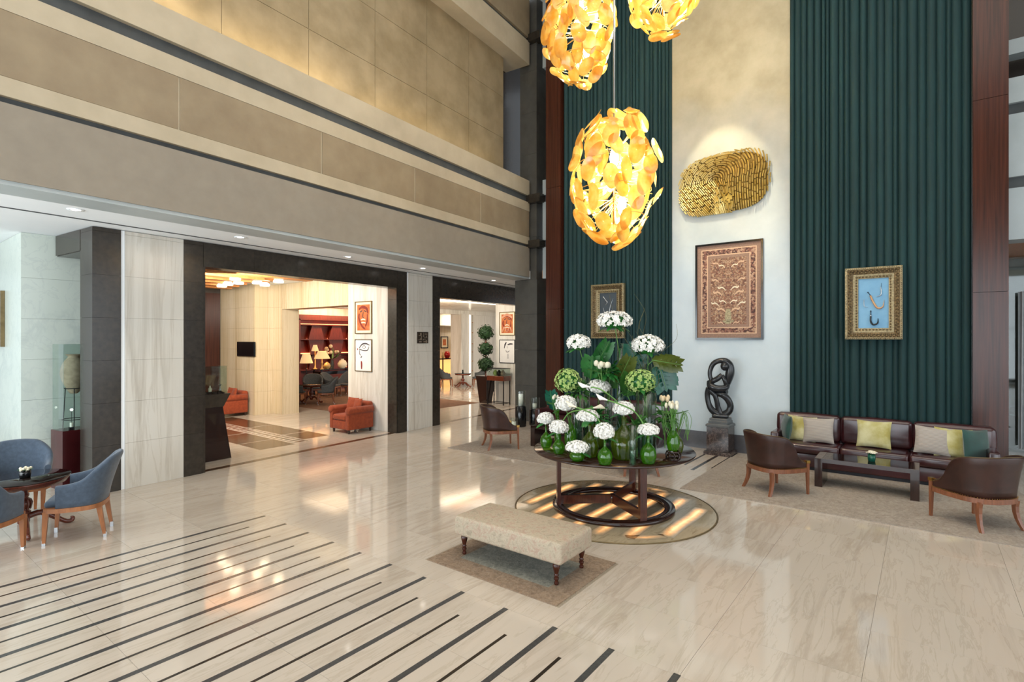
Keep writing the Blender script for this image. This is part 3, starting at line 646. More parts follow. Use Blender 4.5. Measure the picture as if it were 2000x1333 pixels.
area('gallery_fill_light', (14.0, 12.7, 3.3), (19.5, 17.6, 1.5), 3.5, .6, 260, (1, .85, .65)); area('bar_fill_light', (23, 21, 3.4), (23, 22.5, 1), 3, 1, 60, (1, .75, .45)); area('gallery_fill_light', (12.2, 10.8, 3.3), (14.3, 11.6, 1.6), 1.6, .6, 60, (1, .9, .75))  # unseen panels added to brighten the gallery and the bar
for yc in (13.2, 13.5, 13.8, 14.1):
    link('inlay_strip', MB().box(13.0, 16.5, yc-.03, yc+.03, -.01, .0006).mesh('inlay_strip', 'inlay_brown'), floor)  # brown strips laid along the dark streaks of the gallery floor

# ------------------------------------------------------------------ seating makers
def norm2(path):
    N = []
    for i in range(len(path)):
        a, b = path[max(i-1, 0)], path[min(i+1, len(path)-1)]; d = Vector((b[0]-a[0], b[1]-a[1])).normalized(); N.append(Vector((d.y, -d.x)))
    return N
def shell(ctrl, zb, th, nz=7, k=5):
    # ctrl: (x, y, top height, lean); a curved upholstered wall with a rounded rim
    P = cat_rom([Vector((c[0], c[1], 0)) for c in ctrl], k); Q = cat_rom([Vector((c[2], c[3], 0)) for c in ctrl], k)
    N = norm2([(p.x, p.y) for p in P]); n = len(P); ring = []
    prof = [(0, 0)]+[(0, j/nz) for j in range(1, nz+1)]
    rows = []
    for i in range(n):
        top, lean = Q[i].x, Q[i].y; nn = N[i]; row = []
        def pt(off, z): 
            q = max(0, (z-zb)/max(.01, top-zb)); return Vector((P[i].x, P[i].y, 0))+Vector((nn.x, nn.y, 0))*(off+lean*q**1.3)+Vector((0, 0, z))
        for j in range(nz): row.append(pt(th/2, zb+(top-th/2-zb)*j/(nz-1)))
        for a in (45, 90, 135): row.append(pt(th/2*math.cos(D(a)), top-th/2+th/2*math.sin(D(a))))
        for j in range(nz-1, -1, -1): row.append(pt(-th/2, zb+(top-th/2-zb)*j/(nz-1)))
        rows.append(row)
    m = len(rows[0]); mb = MB()
    mb.add([p for r in rows for p in r], [((i+1)*m+j, (i+1)*m+(j+1) % m, i*m+(j+1) % m, i*m+j) for i in range(n-1) for j in range(m)], True)
    mb.add(rows[0], [tuple(range(m))]); mb.add(rows[-1], [tuple(range(m-1, -1, -1))])
    rim = [(r[nz+1]) for r in rows]
    return mb, rim, P, N
def leg(a, b, wa, wb, bend=0.0, dirx=(0, 0)):
    mb = MB(); pts = []; n = 5; a, b = Vector(a), Vector(b)
    vs = []; 
    for i in range(n+1):
        t_ = i/n; p = a.lerp(b, t_)+Vector((dirx[0], dirx[1], 0))*bend*(t_**2-t_); w = wa+(wb-wa)*t_
        for sx_, sy in ((-1, -1), (1, -1), (1, 1), (-1, 1)): vs.append(p+Vector((sx_*w/2, sy*w/2, 0)))
    fs = [(4*i+k, 4*i+(k+1) % 4, 4*i+4+(k+1) % 4, 4*i+4+k) for i in range(n) for k in range(4)]+[(3, 2, 1, 0), (4*n, 4*n+1, 4*n+2, 4*n+3)]
    return mb.add(vs, [f[::-1] for f in fs])
def leather_chair(loc, rot, label):
    t_ = thing('leather_chair', label, 'chair', loc, rot, 'leather lounge chairs')
    half = [(.26, .295, .462, .0), (.19, .30, .485, .0), (.11, .305, .56, .012), (.05, .305, .68, .022), (-.03, .30, .775, .035), (-.14, .285, .825, .05), (-.25, .225, .845, .065), (-.30, .12, .855, .08)]
    ctrl = half+[(-.312, 0, .86, .08)]+[(x, -y, z, l) for x, y, z, l in reversed(half)]
    mb, rim, P, N = shell(ctrl, .372, .034); mb.build('backrest', 'leather_brown', t_)
    MB().tube([p+Vector((0, 0, .002)) for p in rim], .004, 6).build('piping', 'bronze_trim', t_)
    MB().rbox(-.19, .285, -.25, .25, .36, .455, .045, 3, .012).build('seat', 'leather_cognac', t_)
    # curved wooden rail under the leather, with a row of nail heads
    out = [(p.x+nn.x*.028, p.y+nn.y*.028) for p, nn in zip(P, N)]; inn = [(p.x-nn.x*.02, p.y-nn.y*.02) for p, nn in zip(P, N)]
    r_ = MB(); n = len(out); vs = [(x, y, z) for x, y in out for z in (.315, .372)]+[(x, y, z) for x, y in inn for z in (.315, .372)]; o2 = 2*n
    fs = []
    for i in range(n-1):
        fs += [(2*i, 2*i+1, 2*i+3, 2*i+2), (o2+2*i, o2+2*i+2, o2+2*i+3, o2+2*i+1), (2*i+1, o2+2*i+1, o2+2*i+3, 2*i+3), (2*i, 2*i+2, o2+2*i+2, o2+2*i)]
    r_.add(vs, fs); r_.box(.24, .285, -.30, .30, .315, .368); r_.build('seat_rail', 'wood_walnut', t_)
    nl = MB()
    for i in range(0, n, 1):
        x, y = out[i]; nl.ell((x, y, .380), .004, 5, 3)
    tag(nl.build('nail_trim', 'brass', t_), kind='stuff')
    for s in (-1, 1):
        l_ = leg((.285, s*.305, .475), (.30, s*.30, 0), .042, .027).build('leg', 'wood_walnut', t_)
        MB().box(.258, .312, s*.305-.027, s*.305+.027, .44, .48).build('cap', 'brass', l_)
        leg((-.25, s*.24, .33), (-.31, s*.275, 0), .05, .034, .12, (-1, s*.4)).build('leg', 'wood_walnut', t_)
    return t_
def tub_chair(loc, rot, label, fab='navy_fabric', wd='wood_oak', group='navy tub chairs', sc=1.0):
    t_ = thing('tub_chair', label, 'chair', loc, rot, group)
    half = [(.15, .275, .635, .01), (.02, .285, .65, .025), (-.08, .28, .69, .045), (-.15, .255, .79, .08), (-.195, .19, .885, .12), (-.215, .10, .91, .14)]
    ctrl = half+[(-.222, 0, .915, .15)]+[(x, -y, z, l) for x, y, z, l in reversed(half)]
    mb, rim, P, N = shell(ctrl, .395, .062, 6, 4); mb.build('backrest', fab, t_)
    MB().rbox(-.14, .27, -.225, .225, .385, .46, .035, 2, .01).build('seat', fab, t_)
    ap = MB(); out = [(p.x+nn.x*.035, p.y+nn.y*.035) for p, nn in zip(P, N)]
    ap.prism(([(.265, -.245), (.265, .245)]+[q for q in out])[::1], .345, .393); ap.build('seat_rail', wd, t_)
    for s in (-1, 1):
        for x0, x1, y0, y1 in ((.245, .265, .235, .225), (-.20, -.255, .19, .185)):
            l_ = leg((x0, s*y0, .36), (x1, s*y1, .0), .05, .028).build('leg', wd, t_)
            MB().box(x1-.0155, x1+.0155, s*y1-.0155, s*y1+.0155, 0, .055).build('ferrule', 'metal_tip', l_)
    return t_
def pedestal_table(loc, rot, label, R=.47, H=.64, top='table_glass', group='pedestal tables'):
    t_ = thing('pedestal_table', label, 'table', loc, rot, group)
    MB().lathe([(0, H-.012), (R, H-.012), (R+.004, H-.006), (R, H), (0, H)], 40).build('glass_top', top, t_)
    MB().lathe([(0, H-.075), (R-.035, H-.075), (R-.02, H-.05), (R-.005, H-.03), (R-.003, H-.013), (0, H-.013)], 40).build('table_top', 'wood_mahog', t_)
    k = (H-.075-.1)
    MB().lathe([(.03, .085), (.055, .11), (.06, .18), (.05, .20), (.065, .215), (.065, .235), (.045, .25), (.06, .28), (.072, .33), (.06, .37), (.04, .39), (.05, .41), (.05, .43), (.035, .45), (.045, H-.1), (.075, H-.076)], 18).build('column', 'wood_mahog', t_)
    fl_ = MB()
    for q in range(12):
        a = 2*PI*q/12; fl_.tube([(.062*math.cos(a), .062*math.sin(a), .26), (.076*math.cos(a), .076*math.sin(a), .33), (.062*math.cos(a), .062*math.sin(a), .37)], .008, 4)
    fl_.build('fluting', 'wood_mahog', t_)
    for q in range(4):
        c, s = math.cos(PI/2*q), math.sin(PI/2*q)
        pts = cat_rom([(.03*c, .03*s, .17), (.15*c, .15*s, .19), (.27*c, .27*s, .11), (.37*c, .37*s, .035), (.43*c, .43*s, .03), (.44*c, .44*s, .06), (.415*c, .415*s, .065)], 4)
        MB().tube(pts, [.036-.022*i/len(pts) for i in range(len(pts))], 8).build('foot', 'wood_mahog', t_)
    return t_
def pot_flowers(loc, label, h=.09, r=.055, pm='black_gloss', fm='petal_cream', flat=False):
    t_ = thing('flower_pot', label, 'flowers', loc); MB().lathe([(0, 0), (r*.85, 0), (r, h*.5), (r*.95, h), (r*.8, h), (r*.75, h*.8), (0, h*.8)], 14).build('pot', pm, t_)
    q = random.Random(len(label)); g = MB()
    for i in range(14):
        a = 2.4*i; d = r*.9*math.sqrt(i/14); 
        if flat: 
            for k in range(5): g.ell((d*1.2*math.cos(a)+.018*math.cos(k*1.26), d*1.2*math.sin(a)+.018*math.sin(k*1.26), h+.03+.01*math.sin(i)), (.016, .016, .008), 5, 3)
        else: g.ell((d*math.cos(a), d*math.sin(a), h+.015+.008*math.sin(i*3)), .016, 6, 4)
    tag(g.build('blossoms', fm, t_), kind='stuff')
    l_ = MB()
    for i in range(10):
        a = i*.63; l_.add([(0, 0, h*.8), (r*1.1*math.cos(a-.2), r*1.1*math.sin(a-.2), h+.004), (r*1.4*math.cos(a), r*1.4*math.sin(a), h+.012), (r*1.1*math.cos(a+.2), r*1.1*math.sin(a+.2), h+.004)], [(0, 1, 2, 3)])
    tag(l_.build('leaves', 'leaf_green', t_), kind='stuff')
    return t_
def pillow_mesh(w, h, t_, m, seed=0):
    q = random.Random(seed); a1, a2 = q.uniform(0, 6), q.uniform(0, 6)
    mb = MB()
    for sg in (1, -1):
        def fn(u, v, sg=sg):
            x, z = 2*u-1, 2*v-1; e = max(0, (1-x*x)*(1-z*z)); pin = 1-.06*(1-abs(x)**1.0)*abs(z)**3
            px_ = x*w/2*(1-.07*(1-z*z)*abs(x)**3); pz = z*h/2*(1-.07*(1-x*x)*abs(z)**3)
            return (px_, -sg*(t_/2*e**.42+.004*math.sin(5*x+a1)*math.sin(4*z+a2)*e), pz)
        g = MB().grid(fn, 14, 14); fs = g.f if sg > 0 else [f[::-1] for f in g.f]; mb.add(g.v, fs, True)
    return mb.mesh('cushion', m)
def cushion(loc, rz, w, h, m, label, lean=-.18, roll=0, t_=.15, seed=0, group='sofa cushions'):
    o = link('cushion', pillow_mesh(w, h, t_, m, seed), None, loc); o.rotation_euler = Matrix.Rotation(rz, 3, 'Z').to_4x4().to_euler()
    o.rotation_euler = (Matrix.Rotation(rz, 4, 'Z') @ Matrix.Rotation(lean, 4, 'X') @ Matrix.Rotation(roll, 4, 'Y')).to_euler()
    return tag(o, label, 'cushion', group)
def sofa(loc, rot, label):
    # local: sits facing -y, length along x, origin on the floor under the middle
    t_ = thing('sofa', label, 'sofa', loc, rot, 'long leather sofas'); L = 1.475; m = 'leather_oxblood'
    MB().rbox(-L+.02, L-.02, -.30, .34, .06, .285, .02, 2).build('base', m, t_)
    MB().box(-L+.08, L-.08, -.26, .30, .0, .06).build('plinth', 'black_iron', t_)
    for k in range(3):
        a = -L+.13+(2*L-.26)*k/3; b = -L+.13+(2*L-.26)*(k+1)/3
        MB().rbox(a+.004, b-.004, -.36, .20, .29, .445, .04, 3, .012).build('seat_cushion', m, t_)
    for k in range(3):
        a = -L+.005+(2*L-.01)*k/3; b = -L+.005+(2*L-.01)*(k+1)/3
        MB().rbox(a+.006, b-.006, .13, .34, .44, .885, .055, 3, .02).build('back_cushion', m, t_)
    MB().rbox(-L, L, .30, .38, .10, .80, .02, 2).build('back_frame', m, t_)
    for s in (-1, 1): MB().rbox(s*L-(.13 if s > 0 else 0), s*L+(.13 if s < 0 else 0), -.34, .32, .06, .60, .025, 2).build('arm', m, t_)
    return t_
def coffee_table(loc, rot, label):
    # local: length along x; slab ends, framed glass top
    t_ = thing('coffee_table', label, 'table', loc, rot, 'glass topped coffee tables')
    for s in (-1, 1): MB().cbox(s*.62-(.10 if s > 0 else 0), s*.62+(.10 if s < 0 else 0), -.27, .27, 0, .425, .004).build('end_panel', 'wood_espresso', t_)
    for s in (-1, 1): MB().box(-.52, .52, s*.27-(.03 if s > 0 else 0), s*.27+(.03 if s < 0 else 0), .365, .424).build('side_rail', 'wood_espresso', t_)
    MB().box(-.52, .52, -.24, .24, .385, .41).build('table_top', 'wood_espresso', t_); MB().box(-.52, .52, -.24, .24, .411, .424).build('glass_top', 'table_glass', t_)
    return t_

# ------------------------------------------------------------------ right seating group
def rug(name, label, x0, x1, y0, y1, m, fringe=False, z=.008, bind=True):
    cx, cy = (x0+x1)/2, (y0+y1)/2; o = link(name, MB().box(x0-cx, x1-cx, y0-cy, y1-cy, 0, z).mesh(name, m), None, (cx, cy, .0008)); tag(o, label, 'rug')
    return o
rug('area_rug', 'pale grey area rug under the cushioned leather sofa and its coffee table', 7.73, 10.35, -1.7, 2.84, 'rug_grey')
rug('area_rug', 'pale grey area rug on the left, beyond the round flower table', 7.75, 10.35, 3.54, 7.6, 'rug_grey')
sofa((10.385, .63, 0), RX, 'long oxblood leather sofa with seven cushions in front of the right teal drape')
sofa((10.385, 5.6, 0), RX, 'oxblood leather sofa mostly hidden behind the round flower table')
coffee_table((9.31, .67, .008), -PI/2, 'dark wooden coffee table with glass inset and small flower pot, before the cushioned sofa')
coffee_table((9.17, 5.75, .008), -PI/2, 'dark wooden coffee table half hidden behind the flower display')
leather_chair((8.47, 1.72, .008), D(-38), 'brown leather chair at the sculpture end of the cushioned sofa group')
leather_chair((8.42, -.49, .008), D(45), 'brown leather chair at the right edge, its back to the viewer')
leather_chair((8.43, 6.79, .008), D(-37), 'brown leather chair on the left rug, standing alone near the dark column')
leather_chair((8.25, 3.75, .008), D(38), 'brown leather chair mostly hidden behind the bottles on the round table')
pot_flowers((9.28, .60, .432), 'small glass pot of cream flowers on the coffee table by the sofa', .10, .05, 'leaf_teal', 'petal_cream', True)
cy_ = RX
cushion((10.31, 1.90, .66), RX-1.15, .46, .43, 'cushion_green', 'dark green velvet cushion at the sculpture end of the sofa', -.12, 0, .13, 1)
cushion((10.33, 1.67, .655), RX-.12, .46, .43, 'cushion_yellow', 'yellow marbled cushion tucked behind the grey cushion, by the sculpture end of the sofa', -.16, .02, .14, 2)
cushion((10.27, 1.41, .66), RX+.05, .46, .42, 'cushion_grey', 'grey ribbed cushion on the sofa seat nearest the sculpture', -.2, -.02, .14, 3)
cushion((10.33, .64, .67), RX-.04, .47, .43, 'cushion_yellow', 'pale yellow marbled cushion alone in the middle of the sofa', -.2, 0, .14, 4)
cushion((10.27, -.10, .66), RX+.1, .45, .42, 'cushion_grey', 'grey ribbed cushion on the sofa seat nearest the right wooden column', -.2, .07, .14, 5)
cushion((10.32, -.34, .65), RX+.22, .46, .43, 'cushion_yellow', 'yellow marbled cushion between grey and green cushions, by the right wooden column', -.16, .05, .14, 6)
cushion((10.33, -.60, .655), RX+.85, .46, .43, 'cushion_green', 'dark green velvet cushion at the right end of the sofa', -.12, .05, .13, 7)

# ------------------------------------------------------------------ left seating group
tub_chair((1.81, 7.50, 0), D(155), 'navy tub chair with oak legs right of the small pedestal table, seen from the side')
tub_chair((1.50, 8.83, 0), D(-98), 'navy tub chair behind the small pedestal table, facing the viewer')
tub_chair((.98, 7.46, 0), D(45), 'navy tub chair cut by the left edge, only its seat corner and leg showing')
pedestal_table((1.44, 8.12, 0), D(-95), 'small round mahogany pedestal table with glass top between navy tub chairs', .42, .62)
pot_flowers((1.45, 8.10, .62), 'small black pot of pale buds on the pedestal table', .085, .055, 'black_gloss', 'petal_cream')

# ------------------------------------------------------------------ chairs in the far rooms
for x, y, a, l in ((10.45, 15.92, 150, 'grey tub chair seen from behind at the round table, nearest in the lounge'), (9.75, 16.65, -10, 'grey tub chair at the marble jamb, partly hidden, in the lounge'), (10.95, 17.5, -120, 'dark grey tub chair on the far side of the lounge table'), (11.95, 17.85, -60, 'grey tub chair beside the dark console in the lounge'), (12.6, 17.85, 200, 'grey tub chair under the console lamp in the lounge')):
    tub_chair((x, y, .004), D(a), l, 'grey_fabric', 'wood_walnut', 'grey lounge chairs')
pedestal_table((10.42, 16.75, .004), D(20), 'round dark pedestal table among the grey lounge chairs', .42, .62, 'table_glass')
for x, y, a, l in ((17.42, 17.2, -35, 'dark tub chair left of the small table beyond the second portal'), (18.42, 16.08, 140, 'dark tub chair right of the small table beyond the second portal'), (16.55, 17.1, -30, 'dark tub chair beside the left edge of the second portal')):
    tub_chair((x, y, 0), D(a), l, 'grey_fabric', 'wood_walnut', 'gallery chairs')
pedestal_table((18.02, 16.7, 0), D(10), 'small dark pedestal table between two chairs beyond the second portal', .38, .62, 'table_glass')
cd = MB().lathe([(0, 0), (.035, 0), (.035, .16), (0, .16)], 10).build('table_candle', 'black_gloss', None, (18.02, 16.7, .62)); tag(cd, 'dark candle holder on the small table beyond the second portal', 'candle')
def armchair(loc, rot, label):
    t_ = thing('armchair', label, 'armchair', loc, rot, 'orange velvet armchairs'); m = 'orange_velvet'
    MB().rbox(-.34, .36, -.30, .30, .09, .30, .03, 2).build('base', m, t_)
    MB().rbox(-.24, .38, -.245, .245, .30, .43, .045, 3, .01).build('seat_cushion', m, t_)
    MB().rbox(-.40, -.22, -.30, .30, .10, .70, .06, 3).build('backrest', m, t_)
    for s in (-1, 1):
        a_ = MB().rbox(-.34, .37, s*.31-.065, s*.31+.065, .09, .52, .03, 2)
        a_.X = Matrix.Translation((0, s*.335, .53)) @ Matrix.Rotation(PI/2, 4, 'Y'); a_.lathe([(0, -.33), (.07, -.33), (.09, -.31), (.09, .36), (.075, .38), (0, .38)], 16); a_.X = None
        a_.build('arm', m, t_)
    for x in (-.30, .30):
        for y in (-.29, .29): MB().lathe([(.024, 0), (.034, .09)], 10, (x, y, 0)).build('leg', 'wood_espresso', t_)
    return t_
armchair((7.79, 10.80, 0), D(180), 'orange velvet armchair against the picture wall through the first portal')
armchair((7.22, 15.75, 0), D(180), 'orange velvet armchair under the wall screen through the first portal')
for (x, y), l in (((7.79, 10.80), 'armchair under the framed prints'), ((7.22, 15.75), 'armchair under the wall screen')):
    cushion((x+.10, y+.13, .62), D(-90)+.2, .34, .34, 'orange_velvet', 'square orange velvet cushion on the far side of the '+l, -.25, .05, .1, 8, 'armchair cushions')
    cushion((x+.06, y-.13, .615), D(-90)-.15, .34, .34, 'orange_velvet', 'square orange velvet cushion on the near side of the '+l, -.25, -.05, .1, 9, 'armchair cushions')

# ------------------------------------------------------------------ round table with its flowers
TC = (6.34, 3.22)
t = NT('backlit_onyx'); tc = t.n('ShaderNodeTexCoord'); sp = t.n('ShaderNodeSeparateXYZ'); t.l(tc.outputs['Object'], sp.inputs[0])
v = t.coord('Object', (1, 4, 1)); n1 = t.noise(v, 2.5, 7, .6, 1.0)
t.set(t.ramp(n1, [(.3, '9c8c70'), (.55, 'ac9c80'), (.7, '8a775c')]), .12); MAT['onyx'] = t.m
MB_ = MB().lathe([(0, 0), (1.265, 0), (1.27, .006), (1.262, .009), (0, .009)], 72)
disc = thing('onyx_disc', 'round backlit onyx disc with amber light bands, set on the floor under the flower table', 'floor disc', (TC[0]+.01, TC[1], .001))
MB_.build('slab', 'onyx', disc); MB().lathe([(1.271, 0), (1.285, 0), (1.285, .010), (1.271, .010)], 72, caps=False).build('rim', 'bronze_trim', disc)
t = NT('light_band'); tc = t.n('ShaderNodeTexCoord'); sp = t.n('ShaderNodeSeparateXYZ'); t.l(tc.outputs['Object'], sp.inputs[0])
v = t.coord('Object', (1, 1, 1)); n1 = t.noise(v, 7, 5, .7, .5)
ab = t.n('ShaderNodeAttribute'); ab.attribute_name = 'glow'
c = t.ramp(ab.outputs['Fac'], [(0, (.33, .26, .17)), (.55, (.85, .36, .10)), (1, (1.0, .60, .24))])
mu = t.n('ShaderNodeMath', operation='MULTIPLY'); t.l(ab.outputs['Fac'], mu.inputs[0]); t.l(n1, mu.inputs[1])
m2 = t.n('ShaderNodeMath', operation='MULTIPLY'); t.l(mu.outputs[0], m2.inputs[0]); m2.inputs[1].default_value = 2.3
t.set('a5957a', .12); t.l(c, t.b.inputs['Emission Color']); t.l(m2.outputs[0], t.b.inputs['Emission Strength']); MAT['light_band'] = t.m
# serpentine light line under the onyx: one ribbon, brightest along its middle
ribs = []
for k, y in enumerate((-.95, -.62, -.30, .02, .34, .66, .96)):
    hw = math.sqrt(1.16**2-y*y)*.93; ribs.append([(-hw, y), (-hw*.3, y+.01), (hw*.4, y-.01), (hw, y)])
rb = MB(); gl = []
def ribbon(pts, w):
    P = [Vector((x, y, 0)) for x, y in pts]; n = len(P); vs = []
    for i in range(n):
        d = (P[min(i+1, n-1)]-P[max(i-1, 0)]).normalized(); nn = Vector((-d.y, d.x, 0))
        for q, g in ((-1, 0), (-.55, .5), (0, 1), (.55, .5), (1, 0)): vs.append(P[i]+nn*q*w+Vector((0, 0, .0102))); gl.append(g*min(1, .15+i/2, .15+(n-1-i)/2))
    rb.add(vs, [(5*i+j, 5*i+5+j, 5*i+6+j, 5*i+1+j) for i in range(n-1) for j in range(4)], True)
for k, r_ in enumerate(ribs):
    ribbon([tuple(p)[:2] for p in cat_rom([Vector((x, y, 0)) for x, y in r_], 4)], .095)
for a, b in ((0, 1), (2, 3), (4, 5)):
    (x0, y0), (x1, y1) = ribs[a][3 if a % 4 else 0], ribs[b][3 if a % 4 else 0]; ribbon([(x0, y0), ((x0+x1)/2*1.02, (y0+y1)/2), (x1, y1)], .07)
lb = rb.build('light_band', 'light_band', disc); at_ = lb.data.attributes.new('glow', 'FLOAT', 'POINT'); at_.data.foreach_set('value', gl)

tb = thing('round_table', 'large round dark wood table on three posts and a ring, carrying the flower display', 'table', (TC[0], TC[1], .011)); H_ = .759
MB().lathe([(0, H_-.032), (1.0, H_-.032), (1.022, H_-.025), (1.03, H_-.012), (1.022, H_), (0, H_)], 72).build('table_top', 'wood_dark', tb)
MB().lathe([(.655, 0), (.78, 0), (.785, .02), (.78, .045), (.655, .045), (.65, .02), (.655, 0)], 64, caps=False).build('ring_base', 'wood_dark', tb)
for a in (131, 236, 4):
    c, s = math.cos(D(a)), math.sin(D(a))
    MB().bar((.71*c, .71*s, .04), (.71*c, .71*s, H_-.03), .09, .05, up=(c, s, 0)).build('post', 'wood_bench', tb)
    MB().bar((0, 0, .105), (.70*c, .70*s, .105), .045, .11).build('spoke', 'wood_bench', tb)
MB().lathe([(0, .045), (.035, .045), (.035, .165), (0, .165)], 12).build('hub', 'wood_dark', tb)
TT = .7705
def demijohn(x, y, r, h, label, m='glass_green', water=.45, neck=.17, belly=.38, group='green glass vases'):
    t_ = thing('demijohn_vase', label, 'vase', (x, y, TT), 0, group)
    nr = max(.012, r*neck); p = [(0, .004), (r*.62, .004), (r*.8, .02), (r, h*belly*.75), (r*.98, h*belly), (r*.8, h*(belly+.17)), (r*.42, h*(belly+.30)), (nr*1.2, h*(belly+.38)), (nr, h*.85), (nr*1.05, h*.97), (nr*1.5, h), (nr*1.4, h)]
    pr = [(q.x, q.y) for q in cat_rom([Vector((a, b, 0)) for a, b in p], 3)]
    MB().lathe([(max(0, a), b) for a, b in pr], 24, caps=False).build('body', m, t_)
    if water and m == 'glass_bluegreen': MB().lathe([(0, .012), (r*.58, .012), (r*.9, h*belly*.6), (r*.93, h*belly*.9), (0, h*belly*.9)], 20).build('water', m, t_)
    return t_
def cylinder_vase(x, y, r, h, label, m='glass_clear', fill=.55, leafy=True):
    t_ = thing('cylinder_vase', label, 'vase', (x, y, TT), 0, 'clear cylinder vases')
    MB().lathe([(0, .003), (r, .003), (r, h), (r-.004, h), (r-.004, .012), (0, .012)], 24, caps=False).build('body', m, t_)
    MB().lathe([(0, .013), (r*.94, .013), (r*.94, h*fill), (0, h*fill)], 20).build('water', 'glass_bluegreen', t_)
    if leafy:
        q = random.Random(int(x*1000)); g = MB()
        for i in range(7):
            a = q.uniform(0, 6.3); rr_ = r*.55*q.random(); g.tube([(rr_*math.cos(a), rr_*math.sin(a), .02), (rr_*.4*math.cos(a+1), rr_*.4*math.sin(a+1), h*.95)], .004, 4)
        g.build('stems', 'stem_green', t_)
    return t_
def florets(mb, c, rx, rz, n, size, q, full=False, face=None):
    # many small four petalled flowers over a dome
    for i in range(n):
        zz = 1-(i+.5)/n*(1.9 if full else 1.45); a = 2.39996*i+q.uniform(-.2, .2); s = math.sqrt(max(0, 1-zz*zz))
        k = q.uniform(.9, 1.06); nrm = Vector((s*math.cos(a), s*math.sin(a), zz))
        p = Vector((rx*k*nrm.x, rx*k*nrm.y, rz*k*nrm.z))+Vector(c); nn = Vector((nrm.x/rx, nrm.y/rx, nrm.z/rz)).normalized()
        nn = (nn+Vector((q.uniform(-.3, .3), q.uniform(-.3, .3), q.uniform(-.2, .3)))).normalized()
        u = nn.orthogonal().normalized(); w = nn.cross(u); r0 = q.uniform(0, 1.5); sz = size*q.uniform(.8, 1.2)
        for b in range(4):
            t0 = r0+b*PI/2; d = u*math.cos(t0)+w*math.sin(t0); e = u*math.cos(t0+PI/2)+w*math.sin(t0+PI/2)
            mb.add([p-nn*.004, p+d*sz*.55+e*sz*.42+nn*sz*.18, p+d*sz*1.0+nn*sz*.25, p+d*sz*.55-e*sz*.42+nn*sz*.18], [(0, 3, 2, 1)])
def hydrangea(x, y, z, rx, rz, label, zbot, xb=None, yb=None, m='petal_white', n=250, size=.018, leaves=2, group='hydrangea heads', full=False, name='hydrangea', sub=None):
    t_ = thing(name, label, 'flower', (x, y, z), 0, group); q = random.Random(int(x*997+y*331))
    core = MB().ell((0, 0, -rz*.05), (rx*.82, rx*.82, rz*.8), 10, 6); core.build('core', sub or m, t_)
    mb = MB(); florets(mb, (0, 0, 0), rx, rz, n, size, q, full); tag(mb.build('florets', m, t_), kind='stuff')
    dx, dy = (0 if xb is None else xb-x), (0 if yb is None else yb-y)
    MB().tube(cat_rom([(0, 0, -rz*.3), (dx*.4, dy*.4, (zbot-z)*.45), (dx, dy, zbot-z)], 4), .006, 5).build('stem', 'stem_green', t_)
    for i in range(leaves):
        a = q.uniform(0, 6.3); leaf_blade(t_, (0, 0, -rz*.55), a, .10+rx*.5, .07, -.45)
    return t_
def leaf_blade(par, base, az, L, w, droop, m='leaf_green'):
    c, s = math.cos(az), math.sin(az); mb = MB()
    def fn(u, v):
        x = L*u; wd = w*math.sin(PI*min(1, u*.93+.04))**.8*(v-.5); z = droop*L*u*u+.12*L*u-.5*abs(v-.5)*w*.6
        return (base[0]+c*x-s*wd, base[1]+s*x+c*wd, base[2]+z)
    return mb.grid(fn, 7, 2).build('leaf', m, par)
dj = [(5.84, 3.93, .078, .27, 'small green demijohn vase nearest the left edge of the round table'), (5.632, 3.604, .077, .235, 'small dark green demijohn vase, second from the left table edge'),
      (5.705, 3.204, .105, .40, 'large olive green demijohn vase behind the low bowl of hydrangea'), (5.462, 2.872, .083, .27, 'dark green demijohn vase at the very front of the table, left of the biggest one'),
      (5.867, 2.831, .158, .495, 'biggest olive green demijohn vase with ribbed highlights, front of the table'), (5.81, 2.502, .09, .315, 'green demijohn vase at the front right beside the slim clear cylinder'),
      (5.906, 3.60, .075, .45, 'tall dark green demijohn vase in the second row on the left'), (6.29, 3.40, .09, .68, 'tall olive demijohn vase in the middle row under a white hydrangea')]
for i, (x, y, r, h, l) in enumerate(dj): demijohn(x, y, r, h, l, 'glass_olive' if i in (2, 4, 7) else 'glass_green', belly=.38 if h < .42 else .42 if h < .5 else .3)
demijohn(6.22, 3.13, .082, .66, 'clear blue green bottle vase in the middle of the display', 'glass_bluegreen', belly=.3, group='clear bottle vases')
bowl = thing('bowl_vase', 'low round green glass bowl at the front edge, filled by one white hydrangea', 'vase', (5.41, 3.205, TT)); MB().lathe([(0, .004), (.05, .004), (.08, .03), (.09, .06), (.084, .09), (.07, .108)], 24, caps=False).build('body', 'glass_green', bowl); MB().lathe([(0, .01), (.05, .01), (.082, .06), (0, .06)], 20).build('water', 'glass_green', bowl)
cylinder_vase(5.65, 2.62, .04, .44, 'slim clear glass cylinder between the biggest demijohn and the right one', leafy=False)
cylinder_vase(6.31, 2.745, .125, .755, 'wide clear glass cylinder full of leaves and water under the right green hydrangea')
cylinder_vase(6.20, 3.68, .075, .69, 'clear glass cylinder under the left green hydrangea')
cylinder_vase(6.49, 3.19, .042, 1.37, 'tallest slim clear cylinder at the centre, carrying the topmost white flowers', fill=.8)
cylinder_vase(6.42, 3.66, .05, 1.13, 'tall clear cylinder on the left carrying a loose white flower head', fill=.5)
cylinder_vase(6.72, 2.90, .055, 1.09, 'tall clear cylinder at the right carrying a wide white flower head', fill=.5)
cylinder_vase(6.60, 3.42, .055, .90, 'clear cylinder in the back row holding cream roses', fill=.5)
